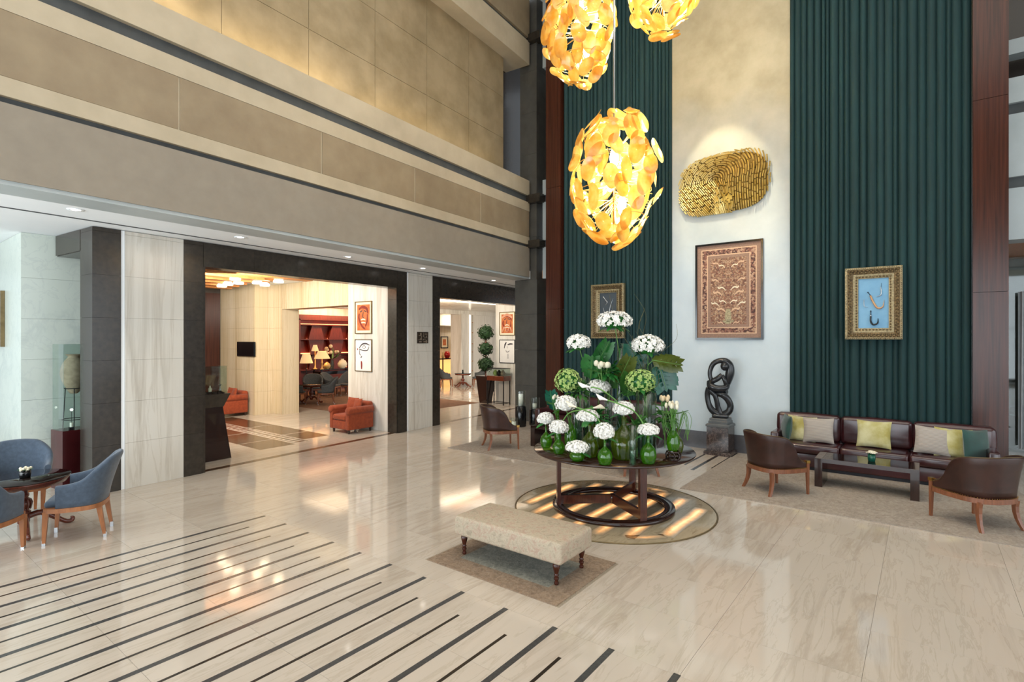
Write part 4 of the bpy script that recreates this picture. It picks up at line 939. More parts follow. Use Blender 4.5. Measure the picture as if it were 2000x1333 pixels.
hyd = [(5.835, 3.935, 1.146, .105, .085, 'white hydrangea head leftmost and lowest at the back left table edge', .90, 5.84, 3.93), (5.635, 3.60, 1.092, .116, .088, 'white hydrangea head in the second small demijohn from the left', .88, 5.632, 3.604),
       (5.405, 3.205, .932, .128, .075, 'white hydrangea head resting in the low green bowl', .80, 5.41, 3.205), (5.69, 3.225, 1.26, .13, .083, 'white hydrangea head above the low bowl in the large olive demijohn', 1.0, 5.705, 3.204),
       (5.455, 2.88, 1.14, .11, .10, 'white hydrangea head at the front, left of the biggest demijohn', .92, 5.462, 2.872), (5.865, 2.835, 1.362, .123, .09, 'white hydrangea head on the biggest olive demijohn', 1.05, 5.867, 2.831),
       (5.808, 2.504, 1.153, .118, .07, 'white hydrangea head on the front right green demijohn', .95, 5.81, 2.502), (5.86, 3.64, 1.362, .132, .108, 'white hydrangea head left of centre over the tall dark green demijohn', 1.05, 5.906, 3.60),
       (6.285, 3.40, 1.562, .155, .097, 'wide white hydrangea head at the middle of the display', 1.1, 6.29, 3.40)]
for h in hyd: hydrangea(*h)
hydrangea(6.10, 3.755, 1.642, .168, .155, 'round lime green hydrangea head on the left', 1.3, 6.20, 3.68, 'petal_green', 170, .026, 2, 'lime green hydrangeas', True, sub='leaf_green')
hydrangea(6.27, 2.81, 1.67, .178, .145, 'round lime green hydrangea head on the right', 1.4, 6.31, 2.745, 'petal_green', 180, .026, 3, 'lime green hydrangeas', True, sub='leaf_green')
hydrangea(6.44, 3.245, 2.436, .215, .122, 'topmost white phlox cluster, overlapping the left framed picture', 1.95, 6.49, 3.19, 'petal_white', 230, .032, 6, 'white phlox clusters', name='phlox', sub='leaf_green')
hydrangea(6.32, 3.72, 2.138, .152, .115, 'loose white phlox cluster upper left of the display', 1.75, 6.42, 3.66, 'petal_white', 170, .030, 4, 'white phlox clusters', name='phlox', sub='leaf_green')
hydrangea(6.73, 2.905, 2.108, .204, .137, 'wide white phlox cluster upper right of the display', 1.7, 6.72, 2.90, 'petal_white', 230, .032, 5, 'white phlox clusters', name='phlox', sub='leaf_green')
def bunch(x, y, z, label, n, r, m, zb, bud=(.022, .04), group='bud bunches', cat='flowers', name='tulip_bunch', leaves=5):
    t_ = thing(name, label, cat, (x, y, z), 0, group); q = random.Random(int(x*777+n))
    for i in range(n):
        a = 2.4*i; d = r*math.sqrt((i+.4)/n); p = (d*math.cos(a), d*math.sin(a), q.uniform(-.02, .02)); w, h = bud
        MB().lathe([(0, -h), (w*.8, -h*.7), (w, -h*.1), (w*.85, h*.5), (w*.35, h*.95), (0, h)], 9, p).build('bud', m, t_)
        MB().tube([(p[0], p[1], p[2]-h), (p[0]*.4, p[1]*.4, (zb-z)*.6), (p[0]*.15, p[1]*.15, zb-z)], .004, 5).build('stem', 'stem_green', t_)
    for i in range(leaves): leaf_blade(t_, (0, 0, -.10), i*2*PI/leaves+.3, r*1.6+.05, .05, .1, 'plant_green')
    return t_
bunch(6.28, 3.33, 1.86, 'bunch of cream roses in the back row left of the tall centre vase', 9, .105, 'petal_cream', 1.5, (.034, .042), name='rose_bunch', leaves=9)
st = thing('carved_stand', 'openwork carved wooden stand under the right green bottle of tulips', 'stand', (6.20, 2.36, TT))
for z in (.006, .05, .09): MB().tube([(.075*math.cos(a*PI/10), .075*math.sin(a*PI/10), z) for a in range(20)], .009, 6, True).build('ring', 'wood_dark', st)
for k in range(9): MB().tube(cat_rom([(.08*math.cos(k*.7), .08*math.sin(k*.7), .006), (.09*math.cos(k*.7+.3), .09*math.sin(k*.7+.3), .05), (.074*math.cos(k*.7), .074*math.sin(k*.7), .09)], 3), .007, 5).build('scroll', 'wood_dark', st)
v1 = demijohn(6.20, 2.36, .077, .42, 'green bottle vase with long neck on the carved stand', 'glass_green', belly=.26, neck=.3); v1.location.z = TT+.10
bunch(6.18, 2.36, 1.415, 'bunch of white tulip buds in the bottle on the carved stand', 9, .085, 'petal_cream', 1.15, (.019, .035))
v2 = demijohn(6.56, 2.44, .072, .31, 'small olive bottle vase at the back right of the table', 'glass_olive', belly=.36)
bunch(6.46, 2.58, 1.46, 'bunch of peach rose buds behind the right bottles', 6, .07, 'petal_peach', 1.0, (.024, .036), name='rose_bunch')
v3 = demijohn(6.01, 3.86, .045, .47, 'slim green bottle vase behind the leftmost hydrangea', 'glass_green', belly=.3, neck=.45)
bunch(6.008, 3.872, 1.425, 'small bunch of cream buds at the far left of the display', 4, .075, 'petal_cream', 1.15, (.02, .03))
def calla(label, pts, fl_):
    t_ = thing('calla_lily', label, 'flower', pts[0], 0, 'arching calla lilies'); o = Vector(pts[0]); P = [Vector(p)-o for p in pts]
    MB().tube(cat_rom(P, 6), .0085, 6).build('stem', 'stem_green', t_)
    d = (P[0]-P[1]).normalized(); sp_ = MB(); u = d.orthogonal().normalized(); w = d.cross(u)
    def fn(a, b):
        t0 = (a-.5)*2*PI*.85; r = .007+.030*b**1.2*(1 if abs(a-.5) < .3 else .8); L = .14*b*(1+.35*math.cos(t0)*b)
        return tuple(d*L+u*r*math.cos(t0)+w*r*math.sin(t0))
    sp_.grid(fn, 12, 6).build('spathe', fl_, t_)
    MB().tube([d*.02, d*.10], .007, 6).build('spadix', 'petal_peach', t_)
calla('white calla lily arching over the middle white hydrangea', [(5.83, 3.26, 1.60), (5.848, 3.141, 1.582), (5.818, 2.934, 1.478), (5.856, 2.852, 1.368)], 'petal_white')
calla('white calla lily arching right over the biggest demijohn', [(5.68, 2.95, 1.475), (5.673, 2.795, 1.441), (5.734, 2.633, 1.359), (5.80, 2.53, 1.18)], 'petal_white')
calla('white calla lily arching over the low bowl towards the front', [(5.53, 3.28, 1.38), (5.525, 3.15, 1.351), (5.51, 3.006, 1.293), (5.465, 2.89, 1.16)], 'petal_cream')
calla('white calla lily arching left of the large olive demijohn', [(5.66, 3.13, 1.374), (5.68, 3.275, 1.340), (5.735, 3.52, 1.265), (5.65, 3.60, 1.10)], 'petal_cream')
def monstera(label, base, tip, m, w=.2, lobes=6, roll=0.0, stem=None):
    t_ = thing('monstera_leaf', label, 'leaf', base, 0, 'split leaves'); B, T_ = Vector(base), Vector(tip); d = T_-B; L = d.length; d.normalize()
    camd = Vector((.79, .61, -.1)).normalized(); s = d.cross(camd).normalized(); s = Matrix.Rotation(roll, 3, d) @ s; nn = s.cross(d)
    mb = MB()
    for sg in (-1, 1):
        for k in range(lobes):
            t0, t1 = k/lobes*.92, (k+.80)/lobes*.92; tm = (t0+t1)/2
            wd = w*math.sin(PI*(.12+.80*tm))**.7; sl = .16*L
            a, b = d*(t0*L), d*(t1*L); e0 = d*(t0*L+sl*.7)+s*sg*wd-nn*.12*wd; e1 = d*(t1*L+sl)+s*sg*wd*.96-nn*.12*wd; mid0 = d*(t0*L+sl*.3)+s*sg*wd*.5+nn*.05*wd; mid1 = d*((t1+.04)*L+sl*.4)+s*sg*wd*.5+nn*.05*wd
            q = d*((k+1)/lobes*.92*L)
            mb.add([a, mid0, e0, e1, mid1, b, q], [(0, 1, 4, 5), (1, 2, 3, 4), (0, 5, 6, 6)[:3]] if sg > 0 else [(5, 4, 1, 0), (4, 3, 2, 1), (6, 5, 0)], True)
            mb.add([d*(t0*L), d*(t0*L)+s*sg*.02, q+s*sg*.02, q], [(0, 1, 2, 3) if sg > 0 else (3, 2, 1, 0)])
    mb.add([d*.9*L-s*.03, d*L*1.02, d*.9*L+s*.03], [(0, 1, 2)])
    mb.build('blade', m, t_)
    MB().tube([Vector((0, 0, 0)), d*L*.95], [.006, .002], 5).build('midrib', 'stem_green', t_)
    st_ = Vector(stem)-B if stem else Vector((0, 0, -.4)); MB().tube(cat_rom([d*.02, st_*.4-d*.03, st_], 4), .005, 5).build('stem', 'stem_green', t_)
monstera('olive green split leaf pointing right against the cream wall', (6.70, 2.84, 1.92), (6.80, 2.46, 1.86), 'leaf_olive', .13, 6, .5, (6.72, 2.90, 1.7))
monstera('teal split leaf hanging at the right under the olive one', (6.85, 2.80, 1.86), (6.87, 2.70, 1.50), 'leaf_teal', .19, 6, .2, (6.75, 2.92, 1.7))
monstera('teal split leaf behind the right white phlox', (6.80, 3.02, 1.80), (6.78, 3.19, 2.16), 'leaf_teal', .17, 6, -.2, (6.73, 2.95, 1.6))
monstera('bright green palm leaf rising between the left and top white clusters', (6.50, 3.60, 1.76), (6.56, 3.38, 2.17), 'leaf_green', .12, 9, .1, (6.45, 3.62, 1.6))
monstera('dark olive leaf behind the cream roses at the centre', (6.44, 3.20, 1.62), (6.46, 3.02, 1.98), 'leaf_olive', .13, 7, .3, (6.47, 3.19, 1.4))
monstera('green split leaf behind the lime hydrangea on the left', (6.36, 3.56, 1.66), (6.30, 3.50, 1.98), 'leaf_green', .15, 6, -.3, (6.40, 3.62, 1.5))
monstera('green split leaf under the cream roses', (6.52, 3.46, 1.78), (6.44, 3.32, 1.52), 'plant_green', .16, 5, .0, (6.58, 3.43, 1.5))
monstera('dark teal leaf at the far left beside the cream buds', (6.06, 3.95, 1.24), (6.10, 4.04, 1.50), 'leaf_teal', .10, 5, .3, (6.02, 3.88, 1.15))
monstera('deep green leaf low between the centre cylinders', (6.36, 3.02, 1.45), (6.36, 2.98, 1.78), 'plant_green', .16, 6, .4, (6.33, 2.85, 1.3))
def sprig(x, y, z, r, n, m, label):
    t_ = thing('foliage_sprig', label, 'foliage', (x, y, z), 0, 'leafy sprigs'); q = random.Random(int(x*501+y*77)); g = MB()
    for i in range(n):
        a, e = q.uniform(0, 6.3), q.uniform(-.5, 1.1); d = Vector((math.cos(a)*math.cos(e), math.sin(a)*math.cos(e), math.sin(e))); p = d*q.uniform(.15, .75)*r; s = d.cross(Vector((0, 0, 1))).normalized(); L, w = q.uniform(.07, .13), q.uniform(.02, .04); dn = Vector((0, 0, -.3*L))
        g.add([p, p+d*L*.4+s*w, p+d*L+dn, p+d*L*.4-s*w, p+d*L*.45+Vector((0, 0, .012))], [(0, 1, 4), (1, 2, 4), (2, 3, 4), (3, 0, 4)], True)
    tag(g.build('leaves', m, t_), kind='stuff'); MB().tube([(0, 0, -.35), (0, 0, r*.3)], .006, 5).build('stem', 'stem_green', t_)
for a_ in ((6.15, 3.60, 1.48, .20, 70, 'plant_green', 'leafy sprig under the left lime hydrangea'), (6.40, 3.30, 1.75, .24, 90, 'leaf_green', 'leafy sprig under the cream roses at the centre'), (6.42, 2.90, 1.55, .22, 80, 'plant_green', 'leafy sprig beside the right lime hydrangea'), (6.05, 3.30, 1.18, .20, 70, 'leaf_green', 'low leafy sprig between the olive demijohns'), (6.05, 2.75, 1.12, .18, 60, 'plant_green', 'low leafy sprig right of the biggest demijohn'), (6.30, 2.50, 1.22, .14, 50, 'plant_green', 'leafy sprig around the tulip stems on the right')): sprig(*a_)
tw = thing('curly_willow', 'thin curly willow twigs rising in front of the left drape', 'twigs', (6.70, 2.92, 1.2), 0); q = random.Random(11)
for k in range(9):
    tip = (q.uniform(-.15, .35), q.uniform(-.45, .55), q.uniform(1.0, 1.65)); pts = []
    for i in range(7):
        f = i/6; pts.append((tip[0]*f**1.5+.05*math.sin(i*1.9+k), tip[1]*f**1.4+.07*math.sin(i*2.3+k*2), tip[2]*f))
    MB().tube(cat_rom(pts, 4), [.004-.0026*i/24 for i in range(25)], 4).build('twig', 'twig', tw)
tg = thing('grass_loops', 'thin looping grass blades around the right tulip bottle', 'grass', (6.30, 2.33, 1.1))
for k in range(12):
    a = q.uniform(0, 6.3); r = q.uniform(.1, .2); MB().tube(cat_rom([(0, 0, 0), (r*.6*math.cos(a), r*.6*math.sin(a), .22), (r*math.cos(a), r*math.sin(a), .12), (r*.8*math.cos(a+.4), r*.8*math.sin(a+.4), -.1)], 5), .003, 4).build('blade', 'stem_green', tg)

# ------------------------------------------------------------------ bench on its rug
bx, by = 4.24, 3.15
rug_ = rug('oriental_rug', 'small faded oriental rug under the upholstered bench', 3.70, 4.77, 2.39, 3.91, 'rug_oriental')
fr_ = MB()
for k in range(60):
    for x in (-.535, ):
        yy = -.757; xx = -.53+1.06*k/59; fr_.box(xx-.004, xx+.004, yy-.03, yy, 0, .003)
        fr_.box(xx-.004, xx+.004, -yy, -yy+.03, 0, .003)
tag(fr_.build('fringe', 'linen', rug_), kind='stuff')
be = thing('bench', 'long low bench upholstered in faded tapestry on turned dark legs', 'bench', (bx, by, .009))
MB().rbox(-.285, .285, -.64, .64, .20, .395, .03, 3, .006).build('cushion_top', 'bench_tapestry', be)
MB().box(-.24, .24, -.59, .59, .195, .23).build('frame', 'wood_bench', be)
for x in (-.22, .22):
    for y in (-.555, .555): MB().lathe([(.014, 0), (.02, .006), (.022, .02), (.014, .035), (.02, .045), (.024, .06), (.016, .075), (.024, .085), (.016, .095), (.02, .11), (.032, .155), (.034, .18), (.024, .195), (.03, .20)], 14, (x, y, 0)).build('leg', 'wood_bench', be)

# ------------------------------------------------------------------ hanging glass lamps
def petal_mesh(i):
    q = random.Random(i); L, w = q.uniform(.145, .175), q.uniform(.088, .108); bend = q.uniform(.015, .03); mb = MB()
    def fn(u, v, o=0):
        a = 2*PI*u; r = v; x, y = L*r*math.cos(a)*(1+.04*math.sin(3*a+i)), w*r*math.sin(a)
        return (x, y, bend*(r*r)*(1 if i % 2 else .6)-.008*math.sin(3*x/L)*r+o+.006*(1-r))
    g = MB().grid(lambda u, v: fn(u, max(v, .02)), 18, 4, cu=True); mb.add(g.v, g.f, True)
    g = MB().grid(lambda u, v: fn(u, max(v, .02), -.009*(1-v**4)-.001), 18, 4, cu=True); mb.add(g.v, [f[::-1] for f in g.f], True)
    return mb.mesh('glass_petal', 'amber_glass')
PET = [petal_mesh(i) for i in range(6)]
def chandelier(loc, a, b, n, label, seed, power):
    t_ = thing('glass_pendant', label, 'chandelier', loc, 0, 'amber glass pendants'); q = random.Random(seed)
    for i in range(n):
        zz = 1-2*(i+.5)/n; az = 2.39996*i+q.uniform(-.25, .25); s = math.sqrt(1-zz*zz); k = q.uniform(.84, 1.06)
        if abs(zz) < .6 and q.random() < .12: continue
        p = Vector((a*k*s*math.cos(az), a*k*s*math.sin(az), b*k*zz)); nn = Vector((p.x/a**2, p.y/a**2, p.z/b**2)).normalized()
        up = Vector((0, 0, 1)); up = (up-nn*up.dot(nn)); up = up.normalized() if up.length > .1 else nn.orthogonal().normalized()
        x = Matrix.Rotation(q.uniform(-.7, .7), 3, nn) @ up; nn = (Matrix.Rotation(q.uniform(-.65, .65), 3, x) @ nn); nn = (Matrix.Rotation(q.uniform(-.15, .35), 3, x.cross(nn)) @ nn).normalized()
        x = (x-nn*x.dot(nn)).normalized(); y = nn.cross(x)
        o = link('glass_petal', PET[i % 6], t_, p); o.rotation_euler = Matrix((x, y, nn)).transposed().to_euler()
    wf = MB()
    for i in range(60):
        zz = q.uniform(-.9, .9); az = q.uniform(0, 6.3); s = math.sqrt(1-zz*zz)*.93; c0 = Vector((0, 0, b*zz*.5))
        wf.tube([c0, Vector((a*s*math.cos(az), a*s*math.sin(az), b*zz))], .004, 4)
    for zz in (-.6, -.2, .2, .6):
        r = a*math.sqrt(1-zz*zz)*.9; wf.tube([(r*math.cos(k*PI/12), r*math.sin(k*PI/12), b*zz) for k in range(24)], .005, 4, True)
    tag(wf.build('wire_cage', 'gold_bar', t_), kind='stuff')
    MB().tube([(0, 0, -b*.7), (0, 0, b*.8)], .018, 8).build('spine', 'brass', t_)
    for z, dx, dy in ((-.45, .06, -.05), (-.1, -.05, .06), (.28, .04, .05)):
        MB().ell((dx-.10, dy-.08, b*z), (.055, .055, .13), 12, 8).build('bulb', 'bulb', t_)
    MB().tube([(0, 0, b*.8), (0, 0, 11.2-loc[2])], .012, 8).build('cable', 'metal_tip', t_)
    for z in (-.5, 0.02, .45): point('pendant_glow', (loc[0]+.16, loc[1]-.16, loc[2]+b*z), power, (1, .93, .76), .09)
chandelier((6.36, 3.21, 4.30), .54, .86, 104, 'large egg shaped pendant of amber glass petals, hanging lowest over the round table', 3, 62)
chandelier((7.14, 4.17, 6.96), .54, .86, 96, 'amber glass petal pendant cut by the top edge, left of the hanging cable', 5, 62)
chandelier((7.72, 3.09, 7.62), .54, .86, 96, 'amber glass petal pendant at the top edge, right of the hanging cable', 8, 62)

# ------------------------------------------------------------------ art on the feature wall
# whorl of gold bars: lines of a swirl cut into short bars of uneven depth
ga = thing('gold_relief', 'large whorled wall relief of many small gold bars on the cream plaster', 'wall art', (10.86, 3.13, 5.24), RX)
GW, GH = .875, .60
def inside(u, w):   # rounded, slightly skewed outline (u along the width, w up)
    return (abs(u/GW)**3.2+abs((w-.05*u)/GH)**3.0) < 1
bars = MB(); q = random.Random(2); lev = .042; ny = 46
cells = 0
def ridge(r0):
    out = []
    w_ = -GH*1.05+.03
    leftp, rightp = [], []
    cu_, cw = -.12, .03
    y = -.72
    while y < 0:
        def solve(sg):      # the legs of each arch drift right on the left side and stand upright on the right
            a = -y; x = sg*r0+.75*a
            if x > 0: x = (sg*r0+.75*a)/(1+2.2*a)
            return x if x < .34 else sg*r0
        leftp.append((cu_+solve(-1), cw+y)); rightp.append((cu_+solve(1), cw+y)); y += .02
    arch = []; n = max(6, int(PI*r0/.02))
    for i in range(n+1):
        a = PI-PI*i/n; yy = r0*math.sin(a)*1.0; arch.append((cu_+r0*math.cos(a)+.28*yy, cw+yy))
    return leftp+arch+list(reversed(rightp))
r0 = .02
while r0 < 1.15:
    line = ridge(r0); seg = []; target = q.uniform(.05, .2); acc = 0
    for i, (u, w) in enumerate(line):
        ok = inside(u, w)
        if ok: 
            seg.append((u, w))
            if len(seg) > 1: acc += math.hypot(seg[-1][0]-seg[-2][0], seg[-1][1]-seg[-2][1])
        if (not ok or acc > target or i == len(line)-1) and len(seg) > 1:
            jit = q.uniform(-.012, .012); wd = lev*.58
            P = [Vector((a, 0, b)) for a, b in seg]; vs = []
            for j in range(len(P)):
                d = (P[min(j+1, len(P)-1)]-P[max(j-1, 0)]).normalized(); nn = Vector((-d.z, 0, d.x))*wd/2; dep = .06+.15*max(0, 1-abs(P[j].x/GW)**2.4)*max(0, 1-abs(P[j].z/GH)**2.4)+jit
                tilt = .0
                vs += [P[j]+nn+Vector((0, -dep+.012, 0)), P[j]+nn*.35+Vector((0, -dep, 0)), P[j]-nn+Vector((0, -dep+.012, 0)), P[j]+Vector((0, -dep+.05, 0))]
            n = len(P); fs = [(4*j+k, 4*j+(k+1) % 4, 4*j+4+(k+1) % 4, 4*j+4+k) for j in range(n-1) for k in range(4)]+[(3, 2, 1, 0), (4*n-4, 4*n-3, 4*n-2, 4*n-1)]
            bars.add(vs, fs); cells += 1
            seg = [(u, w)] if ok else []; acc = 0; target = q.uniform(.05, .22)
            if ok: seg = []
    r0 += lev
tag(bars.build('gold_bars', 'gold_bar', ga), kind='stuff')
bp = MB(); bp.prism([(GW*.93*math.copysign(abs(math.cos(a))**.62, math.cos(a)), GH*.93*math.copysign(abs(math.sin(a))**.62, math.sin(a))) for a in [2*PI*i/48 for i in range(48)]], 0, .02)
b_ = bp.build('backing_plate', 'gold_dark', ga); b_.rotation_euler = (PI/2, 0, 0)
for x, z in ((-.6, .2), (.6, .2), (-.5, -.3), (.5, -.3), (0, .35), (0, -.35)): MB().tube([(x, 0, z), (x, -.09, z)], .012, 6).build('standoff', 'gold_dark', ga)
spot('relief_fill_spot', (8.3, 3.2, 8.6), (10.8, 3.1, 5.2), 650, (1, .88, .62), 28, .5)  # unseen spot added to make the gold bars brighter

# framed carpet
t = NT('carpet_picture'); tc = t.n('ShaderNodeTexCoord'); sp = t.n('ShaderNodeSeparateXYZ'); t.l(tc.outputs['Object'], sp.inputs[0])
ab = t.n('ShaderNodeMath', operation='ABSOLUTE'); t.l(sp.outputs[0], ab.inputs[0])
cb = t.n('ShaderNodeCombineXYZ'); t.l(ab.outputs[0], cb.inputs[0]); t.l(sp.outputs[2], cb.inputs[1])
vo = t.n('ShaderNodeTexVoronoi'); vo.inputs['Scale'].default_value = 48; t.l(cb.outputs[0], vo.inputs['Vector'])
n0 = t.n('ShaderNodeTexNoise'); n0.inputs['Scale'].default_value = 20; n0.inputs['Detail'].default_value = 6; n0.inputs['Distortion'].default_value = 1.5; t.l(cb.outputs[0], n0.inputs['Vector'])
sc_ = t.n('ShaderNodeSeparateColor'); t.l(vo.outputs['Color'], sc_.inputs[0])
c1 = t.ramp(sc_.outputs[0], [(.0, '4d3530'), (.3, '8a5645'), (.5, '6b5a4a'), (.72, '9c7658'), (.88, 'c2a98c'), (1, '4a4658')])
c2 = t.ramp(n0.outputs['Fac'], [(.38, '4a3430'), (.5, '8e6350'), (.6, 'c0a283')])
t.set(t.mix(.45, c1, c2), .85); MAT['carpet_picture'] = t.m
t = NT('carpet_border'); v = t.coord('Object'); wv = t.n('ShaderNodeTexVoronoi'); wv.inputs['Scale'].default_value = 34; t.l(v, wv.inputs['Vector']); s2 = t.n('ShaderNodeSeparateColor'); t.l(wv.outputs['Color'], s2.inputs[0])
t.set(t.ramp(s2.outputs[0], [(.2, '4f3632'), (.6, '8a5f50'), (.9, 'b09078')]), .85); MAT['carpet_border'] = t.m
noisy('carpet_edge', '84685a', '9a7d6c', 40, .85); noisy('carpet_line', 'c3a183', 'd3b294', 40, .85)
fc = thing('framed_carpet', 'tall framed pictorial carpet with animals and borders, hung on the cream plaster', 'picture', (10.868, 3.027, 3.133), RX)
w, h = 1.268, 1.90; fm = MB()
for a in (-1, 1): fm.box(a*w/2-(.035 if a > 0 else 0), a*w/2+(.035 if a < 0 else 0), -.05, 0, -h/2, h/2); fm.box(-w/2+.035, w/2-.035, -.05, 0, a*h/2-(.035 if a > 0 else 0), a*h/2+(.035 if a < 0 else 0))
fm.build('frame', 'black_gloss', fc)
for k, (ins, m, nm) in enumerate(((.035, 'carpet_edge', 'outer_border'), (.115, 'carpet_line', 'border_line'), (.135, 'carpet_border', 'main_border'), (.225, 'carpet_line', 'border_line'), (.245, 'carpet_edge', 'inner_border'), (.30, 'carpet_picture', 'field'))):
    MB().box(-w/2+ins, w/2-ins, -.022-.0012*k, -.002, -h/2+ins, h/2-ins).build(nm, m, fc)
# pale beasts and birds woven in mirrored pairs, and the vase at the foot
for z, x, sc2, m in ((.55, .23, .8, 'carpet_line'), (.50, .12, .7, 'mat_cream'), (.22, .24, .8, 'carpet_line'), (.06, .12, .9, 'mat_cream'), (-.03, .2, 1, 'carpet_line'), (-.2, .1, .8, 'mat_cream'), (-.36, .13, 1, 'carpet_line'), (-.24, .25, .8, 'mat_cream'), (-.62, .14, .7, 'carpet_line')):
    for s in (-1, 1):
        strokes(fc, [([(s*(x-.06*sc2), z-.02*sc2), (s*x, z+.015*sc2), (s*(x+.06*sc2), z), (s*(x+.085*sc2), z+.035*sc2)], .032*sc2), ([(s*(x-.05*sc2), z-.02*sc2), (s*(x-.085*sc2), z-.055*sc2)], .012)], m, -.0305, 'woven_beast')
strokes(fc, [([(-.1, -.58), (0, -.62), (.1, -.58)], .05), ([(0, -.35), (0, -.5), (0, -.6)], .12)], 'gilt_pale', -.0302, 'woven_vase')

def ornate(name, label, loc, w, h, fwid, back, group):
    t_ = thing(name, label, 'picture', loc, RX, group)
    def ring(i0, i1, d0, d1, m, nm):
        mb = MB()
        o, i = (w/2-i0, h/2-i0), (w/2-i1, h/2-i1)
        P = lambda r, d: [(-r[0], -d, -r[1]), (r[0], -d, -r[1]), (r[0], -d, r[1]), (-r[0], -d, r[1])]
        vs = P(o, 0)+P(o, d0)+P(i, d1)+P(i, 0)
        mb.add(vs, [(4*a+k, 4*a+(k+1) % 4, 4*a+4+(k+1) % 4, 4*a+4+k) for a in range(3) for k in range(4)])
        return mb.build(nm, m, t_)
    ring(0, .03, .09, .095, 'gilt_pale', 'outer_moulding'); ring(.03, fwid*.62, .085, .055, 'gilt_frame', 'frame'); ring(fwid*.62, fwid*.72, .06, .06, 'gilt_pale', 'inner_bead'); ring(fwid*.72, fwid, .055, .04, 'gilt_pale', 'slip')
    cb_ = MB(); q = random.Random(3)
    for ins, st, r, d in ((.055, .052, .022, .078), (fwid*.45, .05, .02, .068), (fwid*.86, .045, .016, .05), (.015, .03, .009, .092)):
        a, b = w/2-ins, h/2-ins
        for sgn in (-1, 1):
            n = int(2*a/st)
            for k in range(n+1): cb_.ell((-a+2*a*k/n, -d, sgn*b), (r*1.2, r*.6, r*.8), 5, 4)
            n = int(2*b/st)
            for k in range(n+1): cb_.ell((sgn*a, -d, -b+2*b*k/n), (r*.8, r*.6, r*1.2), 5, 4)
    tag(cb_.build('carving', 'gilt_frame', t_), kind='stuff')
    MB().box(-w/2+fwid, w/2-fwid, -.02, -.002, -h/2+fwid, h/2-fwid).build('backing', back, t_)
    return t_
def blade_shape(par, pts, ws, m, nm, y=-.03):
    mb = MB(); P = cat_rom([Vector((x, y, z)) for x, z in pts], 5); n = len(P)
    W_ = cat_rom([Vector((a, 0, 0)) for a in ws], 5)
    mb.tube(P, [max(.003, a.x) for a in W_], 8, sq=.45); return mb.build(nm, m, par)
f1 = ornate('gilt_framed_daggers', 'ornate gilt frame with curved daggers on a blue ground, on the right drape', (10.772, .672, 2.79), .79, 1.20, .185, 'art_blue', 'gilt frames on the drapes')
blade_shape(f1, [(.10, .27), (.11, .20), (.10, .13), (.04, .11)], [.008, .02, .018, .004], 'silver', 'silver_dagger'); blade_shape(f1, [(.11, .33), (.11, .27)], [.004, .006], 'black_gloss', 'handle')
blade_shape(f1, [(-.04, .13), (.0, .02), (.06, -.08), (.13, -.06), (.15, .05)], [.034, .036, .036, .022, .004], 'dagger_tan', 'tan_sheath'); blade_shape(f1, [(-.08, .19), (-.055, .16), (-.04, .13)], [.022, .009, .016], 'black_gloss', 'handle')
blade_shape(f1, [(-.13, .07), (-.13, .0), (-.12, -.05), (-.07, -.06)], [.008, .012, .011, .003], 'silver', 'silver_dagger')
blade_shape(f1, [(-.035, -.21), (-.035, -.30), (.0, -.355), (.06, -.33), (.065, -.25)], [.03, .032, .034, .026, .006], 'black_gloss', 'black_sheath'); blade_shape(f1, [(-.035, -.12), (-.035, -.16), (-.035, -.20)], [.028, .012, .022], 'art_slate', 'handle'); blade_shape(f1, [(-.035, -.20), (-.035, -.215)], [.029, .029], 'silver', 'collar')
f2 = ornate('gilt_framed_daggers', 'ornate gilt frame with silver daggers on a dark ground, behind the topmost white flowers', (10.772, 5.57, 2.81), .80, 1.20, .19, 'art_slate', 'gilt frames on the drapes')
blade_shape(f2, [(-.12, .33), (-.06, .25), (-.02, .2), (-.06, .14)], [.014, .012, .022, .006], 'silver', 'silver_dagger'); blade_shape(f2, [(.13, .28), (.09, .2), (.05, .08), (.03, -.02)], [.006, .01, .016, .012], 'silver', 'silver_dagger'); blade_shape(f2, [(-.12, .08), (-.08, -.04), (0, -.1)], [.008, .014, .004], 'silver', 'silver_dagger')

# ------------------------------------------------------------------ sculpture on its stone pedestal
sx_, sy_ = 10.56, 3.09
pe = thing('stone_pedestal', 'stepped dark veined marble pedestal under the black sculpture', 'pedestal', (sx_, sy_, 0))
MB().cbox(-.245, .245, -.245, .245, 0, .065, .01).build('plinth', 'emperador', pe); MB().cbox(-.20, .20, -.20, .20, .065, .53, .006).build('shaft', 'emperador', pe)
MB().cbox(-.215, .215, -.215, .215, .53, .585, .02).build('step', 'stone_grey', pe); MB().cbox(-.175, .175, -.175, .175, .585, .645, .015).build('step', 'stone_grey', pe); MB().cbox(-.16, .16, -.16, .16, .645, .69, .01).build('step', 'stone_grey', pe)
sc = thing('abstract_sculpture', 'black polished stone sculpture of looping intertwined figures on the stepped pedestal', 'sculpture', (sx_, sy_, .691), D(-77))
def loop(pts, rs, nm='limb', closed=False, sq=1.0):
    k = 1/667.0
    P = cat_rom([Vector(((x-235)*k*1.0, dy, (850-z)*k*1.0)) for x, z, dy in pts], 5, closed); n = len(P)
    R2 = rs if isinstance(rs, (int, float)) else None
    if R2 is None:
        W_ = cat_rom([Vector((a, 0, 0)) for a in rs], 5, closed); R2 = [a.x for a in W_]
    MB().tube(P, [x*1.3 for x in R2], 10, closed, sq=1.1).build(nm, 'stone_black', sc)
MB().rbox(-.15, .15, -.11, .11, 0, .07, .03, 3).build('sculpture_base', 'stone_black', sc)
